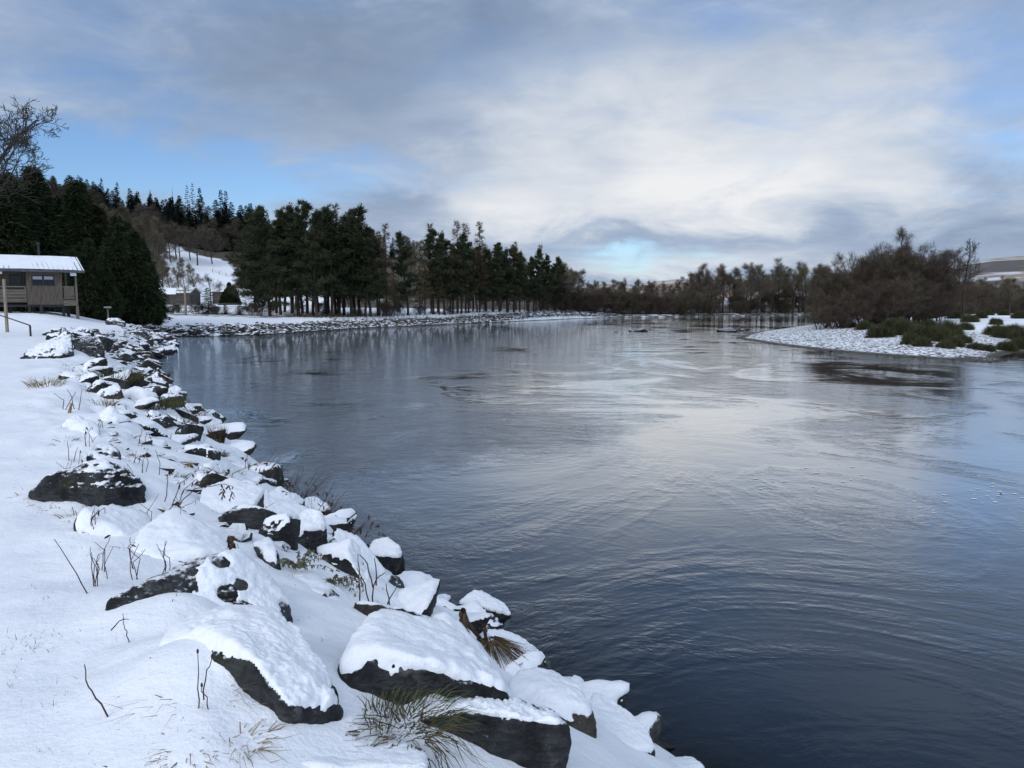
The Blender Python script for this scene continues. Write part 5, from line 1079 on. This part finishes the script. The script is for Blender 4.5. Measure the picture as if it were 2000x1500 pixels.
# tufts
tuft(400, 1395, 75, .26, .0035, M_STRAW, 'pale loose straw clump around the dead stalks', 1.3, rad=.12, droop=.9)
tuft(374, 1468, 150, .14, .004, M_STRAW, 'dense straw coloured tuft at the bottom near the flat boulder', 1.2, rad=.06, droop=1.2, up=.9)
tuft(475, 1462, 70, .20, .004, M_STRAW, 'straw tuft with long bent blades left of the snow shelf', .9, lean=(.35, 0), rad=.05, droop=1.0)
tuft(525, 1420, 45, .10, .004, M_STRAW, 'small straw tuft at the foot of the long slab', 1.2, rad=.05, droop=1.0)
tuft(800, 1425, 300, .155, .0028, M_RUSH, 'large green brown grass clump growing against the wedge shaped boulder', .6, up=.75, lean=(.35, -.1), rad=.19, droop=.8, name='grass_clump', cat='grass clump', lift=.08)
tuft(790, 1465, 200, .14, .003, M_BGRASS, 'brown withered grass skirt below the green brown clump', 1.0, lean=(-.1, -.4), rad=.20, droop=1.6, up=.5, name='grass_clump', cat='grass clump', lift=.08)
tuft(175, 1475, 90, .07, .004, M_RUSH, 'short green moss and grass patch at the bottom left edge', 1.6, rad=.12, droop=.5)
tuft(235, 1492, 120, .08, .004, M_BGRASS, 'brown turf patch at the bottom left edge', 1.6, rad=.12, droop=.6)
for px, py, n, L_, lab in [(90, 985, 90, .16, 'straw grass at the left foot of the large black boulder'), (115, 990, 90, .15, 'straw grass under the middle of the large black boulder'), (265, 980, 90, .18, 'straw grass at the right foot of the large black boulder'), (60, 970, 40, .14, 'thin straw wisps by the left tip of the large black boulder')]:
    tuft(px, py, n, L_, .005, M_STRAW, lab, 1.0, lean=(0, -.2), rad=.10, droop=1.1)
for px, py, n, L_, r_, lab in [(405, 940, 420, .20, .20, 'brown grass hummock hanging over a stone beside the bramble'), (425, 868, 300, .42, .12, 'tall upright rusty brown plant clump at the water edge'), (420, 895, 200, .24, .18, 'brown grass below the rusty plant clump')]:
    tuft(px, py, n, L_, .0055, M_BGRASS, lab, .7 if 'tall' not in lab else .35, rad=r_, droop=.9 if 'tall' not in lab else .15, name='grass_clump', cat='grass clump', lean=(.1, -.25) if 'tall' not in lab else (0, 0))
for px, py, n, h_, lab in [(590, 985, 46, .85, 'spray of thin bare reeds leaning over the water at the crest'), (640, 1010, 26, .6, 'lower reeds leaning right toward the water'), (565, 960, 22, .45, 'sparse dry reeds on the slope left of the tall spray'), (500, 930, 22, .5, 'wispy dead stems at the waterside below the rusty clump'), (690, 1045, 12, .4, 'few bare reed stems by the snow capped waterside boulder')]:
    tuft(px, py, n, h_, .0045, M_STEM, lab, .75, lean=(.35, .1), rad=.22, droop=.12, name='reed_spray', cat='reeds')
    B = GH(px, py); V, F = join([leaf(rs.normal(size=3) * np.array([.25, .2, .05]) + [0, 0, .06], .09) for _ in range(60)])
    tag(link('dead_leaves', mesh_np('dead_leaves', V, F, M_LEAF), None, B), 'curled brown dead leaves caught at the foot of the ' + lab.split(' at ')[0].split(' on ')[0].split(' below ')[0].split(' by ')[0].split(' leaning right')[0].lower(), 'dead leaves', kind='stuff')
for px, py, n, L_, r_, mat, lab in [(222, 748, 520, .50, .50, M_GORSE, 'dark green pine scrub patch among the middle bank stones'), (305, 800, 420, .30, .50, M_GORSE, 'low olive broom bush sprawling among the middle bank stones'), (258, 700, 300, .40, .7, M_BGRASS, 'brown leafy bramble tangle below the massive boulder'), (330, 735, 240, .40, .5, M_BGRASS, 'brown tangle at the waterside of the middle bank'), (90, 752, 130, .28, .3, M_STRAW, 'pair of straw tufts on the lawn left of the short dark edge'), (200, 790, 90, .22, .22, M_STRAW, 'straw grass at the left of the square brown stone'), (270, 785, 80, .24, .25, M_STRAW, 'straw wisps right of the square brown stone'), (340, 840, 160, .3, .4, M_BGRASS, 'brown turf between the snowy stones above the tilted slab'), (365, 815, 120, .35, .4, M_BGRASS, 'brown weeds at the waterside above the rusty clump')]:
    tuft(px, py, n, L_, .010 if mat is not M_STRAW else .007, mat, lab, 1.0, rad=r_, droop=.4, name='scrub_patch' if mat is not M_STRAW else 'grass_tuft', cat='scrub' if mat is not M_STRAW else 'grass tuft')
for i in range(46):
    px, py = rs.uniform(60, 560), rs.uniform(720, 1080)
    if py < 900 and px > 420 or px > 250 + (py - 700) * .95 or px < (py - 700) * .2 + 60: continue
    tuft(px, py, 26, .16, .0045, M_STRAW if i % 3 else M_BGRASS, 'wisp of dry grass poking through the snow of the near bank', 1.1, rad=.10, droop=.9, group='grass wisps on the near bank')
for i in range(44):
    px, py = rs.uniform(110, 640), rs.uniform(720, 1150)
    if px > 240 + (py - 700) * 1.0 or px < (py - 700) * .25 + 70: continue
    k = rs.randint(2, 5); hh = 3800 / max(hit(px, py)[1], 3) * .09
    stems(px, py, [[(px + rs.normal() * 5, py), (px + rs.normal() * 8, py - hh * rs.uniform(.4, .6)), (px + rs.normal() * 14, py - hh * rs.uniform(.7, 1.1))] for _ in range(k)], 'thin dead stalks standing between the snowy stones of the near bank', .0032, leaves=i % 2, group='thin dead stalks on the near bank')
# frosted fern plants on the speckled slope
for px, py, L_, n, lab in [(585, 1125, .20, 26, 'frosted evergreen fern sprig between the snowy slabs'), (655, 1150, .16, 30, 'low frosted fern spreading on the flat slab edge')]:
    B = GH(px, py) + [0, 0, .05]; parts = []
    for i in range(n // 2):
        a = rs.uniform(0, 6.28); d = np.array([math.cos(a) * .8, math.sin(a) * .5, rs.uniform(.3, 1.0) if n < 30 else rs.uniform(.05, .4)]); d /= np.linalg.norm(d); q = [d * L_ * s + np.array([0, 0, -.35 * L_ * s * s]) for s in np.linspace(0, 1.3, 6)]; parts.append(polytube(q, np.linspace(.003, .0015, 6), 4))
        for c in q[1:]:
            for _ in range(5): parts.append(leaf(c + rs.normal(size=3) * .006, .032))
    V, F = join(parts); tag(link('fern', mesh_np('fern', V, F, M_FERN), None, B), lab, 'fern')
# flood debris: torn root and grass hung on the slope
B = GH(960, 1290); parts = []
for a in ([(905, 1195), (912, 1215), (925, 1232), (940, 1250), (965, 1262)], [(905, 1192), (900, 1200), (908, 1225), (918, 1240)], [(945, 1222), (948, 1240), (952, 1262)], [(935, 1245), (950, 1262), (960, 1290), (975, 1310)]):
    p = [aty(px, py, B[1] + .04 * k) - B for k, (px, py) in enumerate(a)]; parts.append(polytube(p, np.linspace(.017, .007, len(p)) + rs.uniform(0, .005, len(p)), 7))
V, F = ribbons(aty(960, 1250, B[1]) - B, 170, .22, .004, 1.0, rs, -.3, (.3, -.1), .07, 1.0); parts.append((V, F)); V, F = ribbons(aty(905, 1198, B[1]) - B, 60, .12, .004, .4, rs, -1.0, (0, -.1), .02, .3); parts.append((V, F))
V, F = join(parts); tag(link('driftwood', mesh_np('driftwood', V, F, flatmat('wet_root', (.045, .030, .016), (.13, .09, .05), 30, .8)), None, B), 'torn root with hanging dead grass stranded on the snowy waterside slope', 'driftwood')
# short blades pricking through the snow, countless
Cs = []; n = 0
while n < 300:
    if n % 6 == 0: c0 = (rs.uniform(0, 620), rs.uniform(890, 1490))
    px, py = c0[0] + rs.normal() * 22, min(c0[1] + rs.normal() * 12, 1495); P = hit(px, py)
    if P[2] < .9: c0 = (rs.uniform(0, 420), rs.uniform(950, 1490)); continue
    Cs.append(GH(px, py)); n += 1
V, F = ribbons(np.array(Cs), 300, .055, .0016, .8, rs, 1.0, (0, 0), .01, .4)
tag(link('grass_blades', mesh_np('grass_blades', V, F, M_STRAW)), 'short dead grass blades pricking through the foreground snow', 'grass', kind='stuff')
# tall dry grass along the far terrace
n = 5200; px = rs.uniform(290, 1150, n); y = rs.uniform(100, 116, n) + np.maximum(px - 650, 0) * .085; x = (px - 1000) / FP * y; cl = fbm(np.stack([x * .12, y * .2, x * 0], 1), 55, 3); k = cl > -.05; x, y = x[k], y[k]; z = ground(x, y)
V, F = ribbons(np.stack([x, y, z], 1), len(x), .75, .030, .7, rs, 1.0, (0, 0), .1, .5)
tag(link('terrace_grass', mesh_np('terrace_grass', V, F, M_BGRASS)), 'tall brown dead grass along the terrace under the pines', 'grass', kind='stuff')
# submerged stones seen through the shallows
for px, py, s, lab in [(1195, 1350, .20, 'greenish stone just under the water off the snow slab'), (1250, 1405, .34, 'broad pale stone deeper under the water by the slab'), (1330, 1470, .3, 'submerged stone at the bottom edge of the picture')]:
    P = atz(px, py, -.12); V, F, V0, q = LIB[(px // 5) % 14]; tag(link('river_stone', mesh_np('river_stone', V * np.array([1, 1, .6]), F, M_COB, True), None, (P[0], P[1], -.13 - s * .3), px, s), lab, 'stone')
# foam flecks drifting on the slow water
V, F = [], []
for cx_, cy_, m_ in [(1500, 940, 10), (1640, 925, 14), (1935, 965, 22), (1820, 985, 6), (1000, 820, 5), (1560, 905, 6)]:
    for _ in range(m_):
        P = atz(cx_ + rs.normal() * 32, cy_ + rs.normal() * 12, .006); r_ = rs.uniform(.01, .035); a = np.linspace(0, 6.28, 8)[:-1]; o = len(V); V += [P + [math.cos(b) * r_ * 1.6, math.sin(b) * r_, 0] for b in a]; F.append([o + i for i in range(7)])
M_FOAM, t = newmat('foam'); pbr(t, (.75, .77, .8), .7)
tag(link('foam', mesh_np('foam', np.array(V), np.array(F), M_FOAM)), 'small white foam flecks drifting on the river', 'foam', kind='stuff')
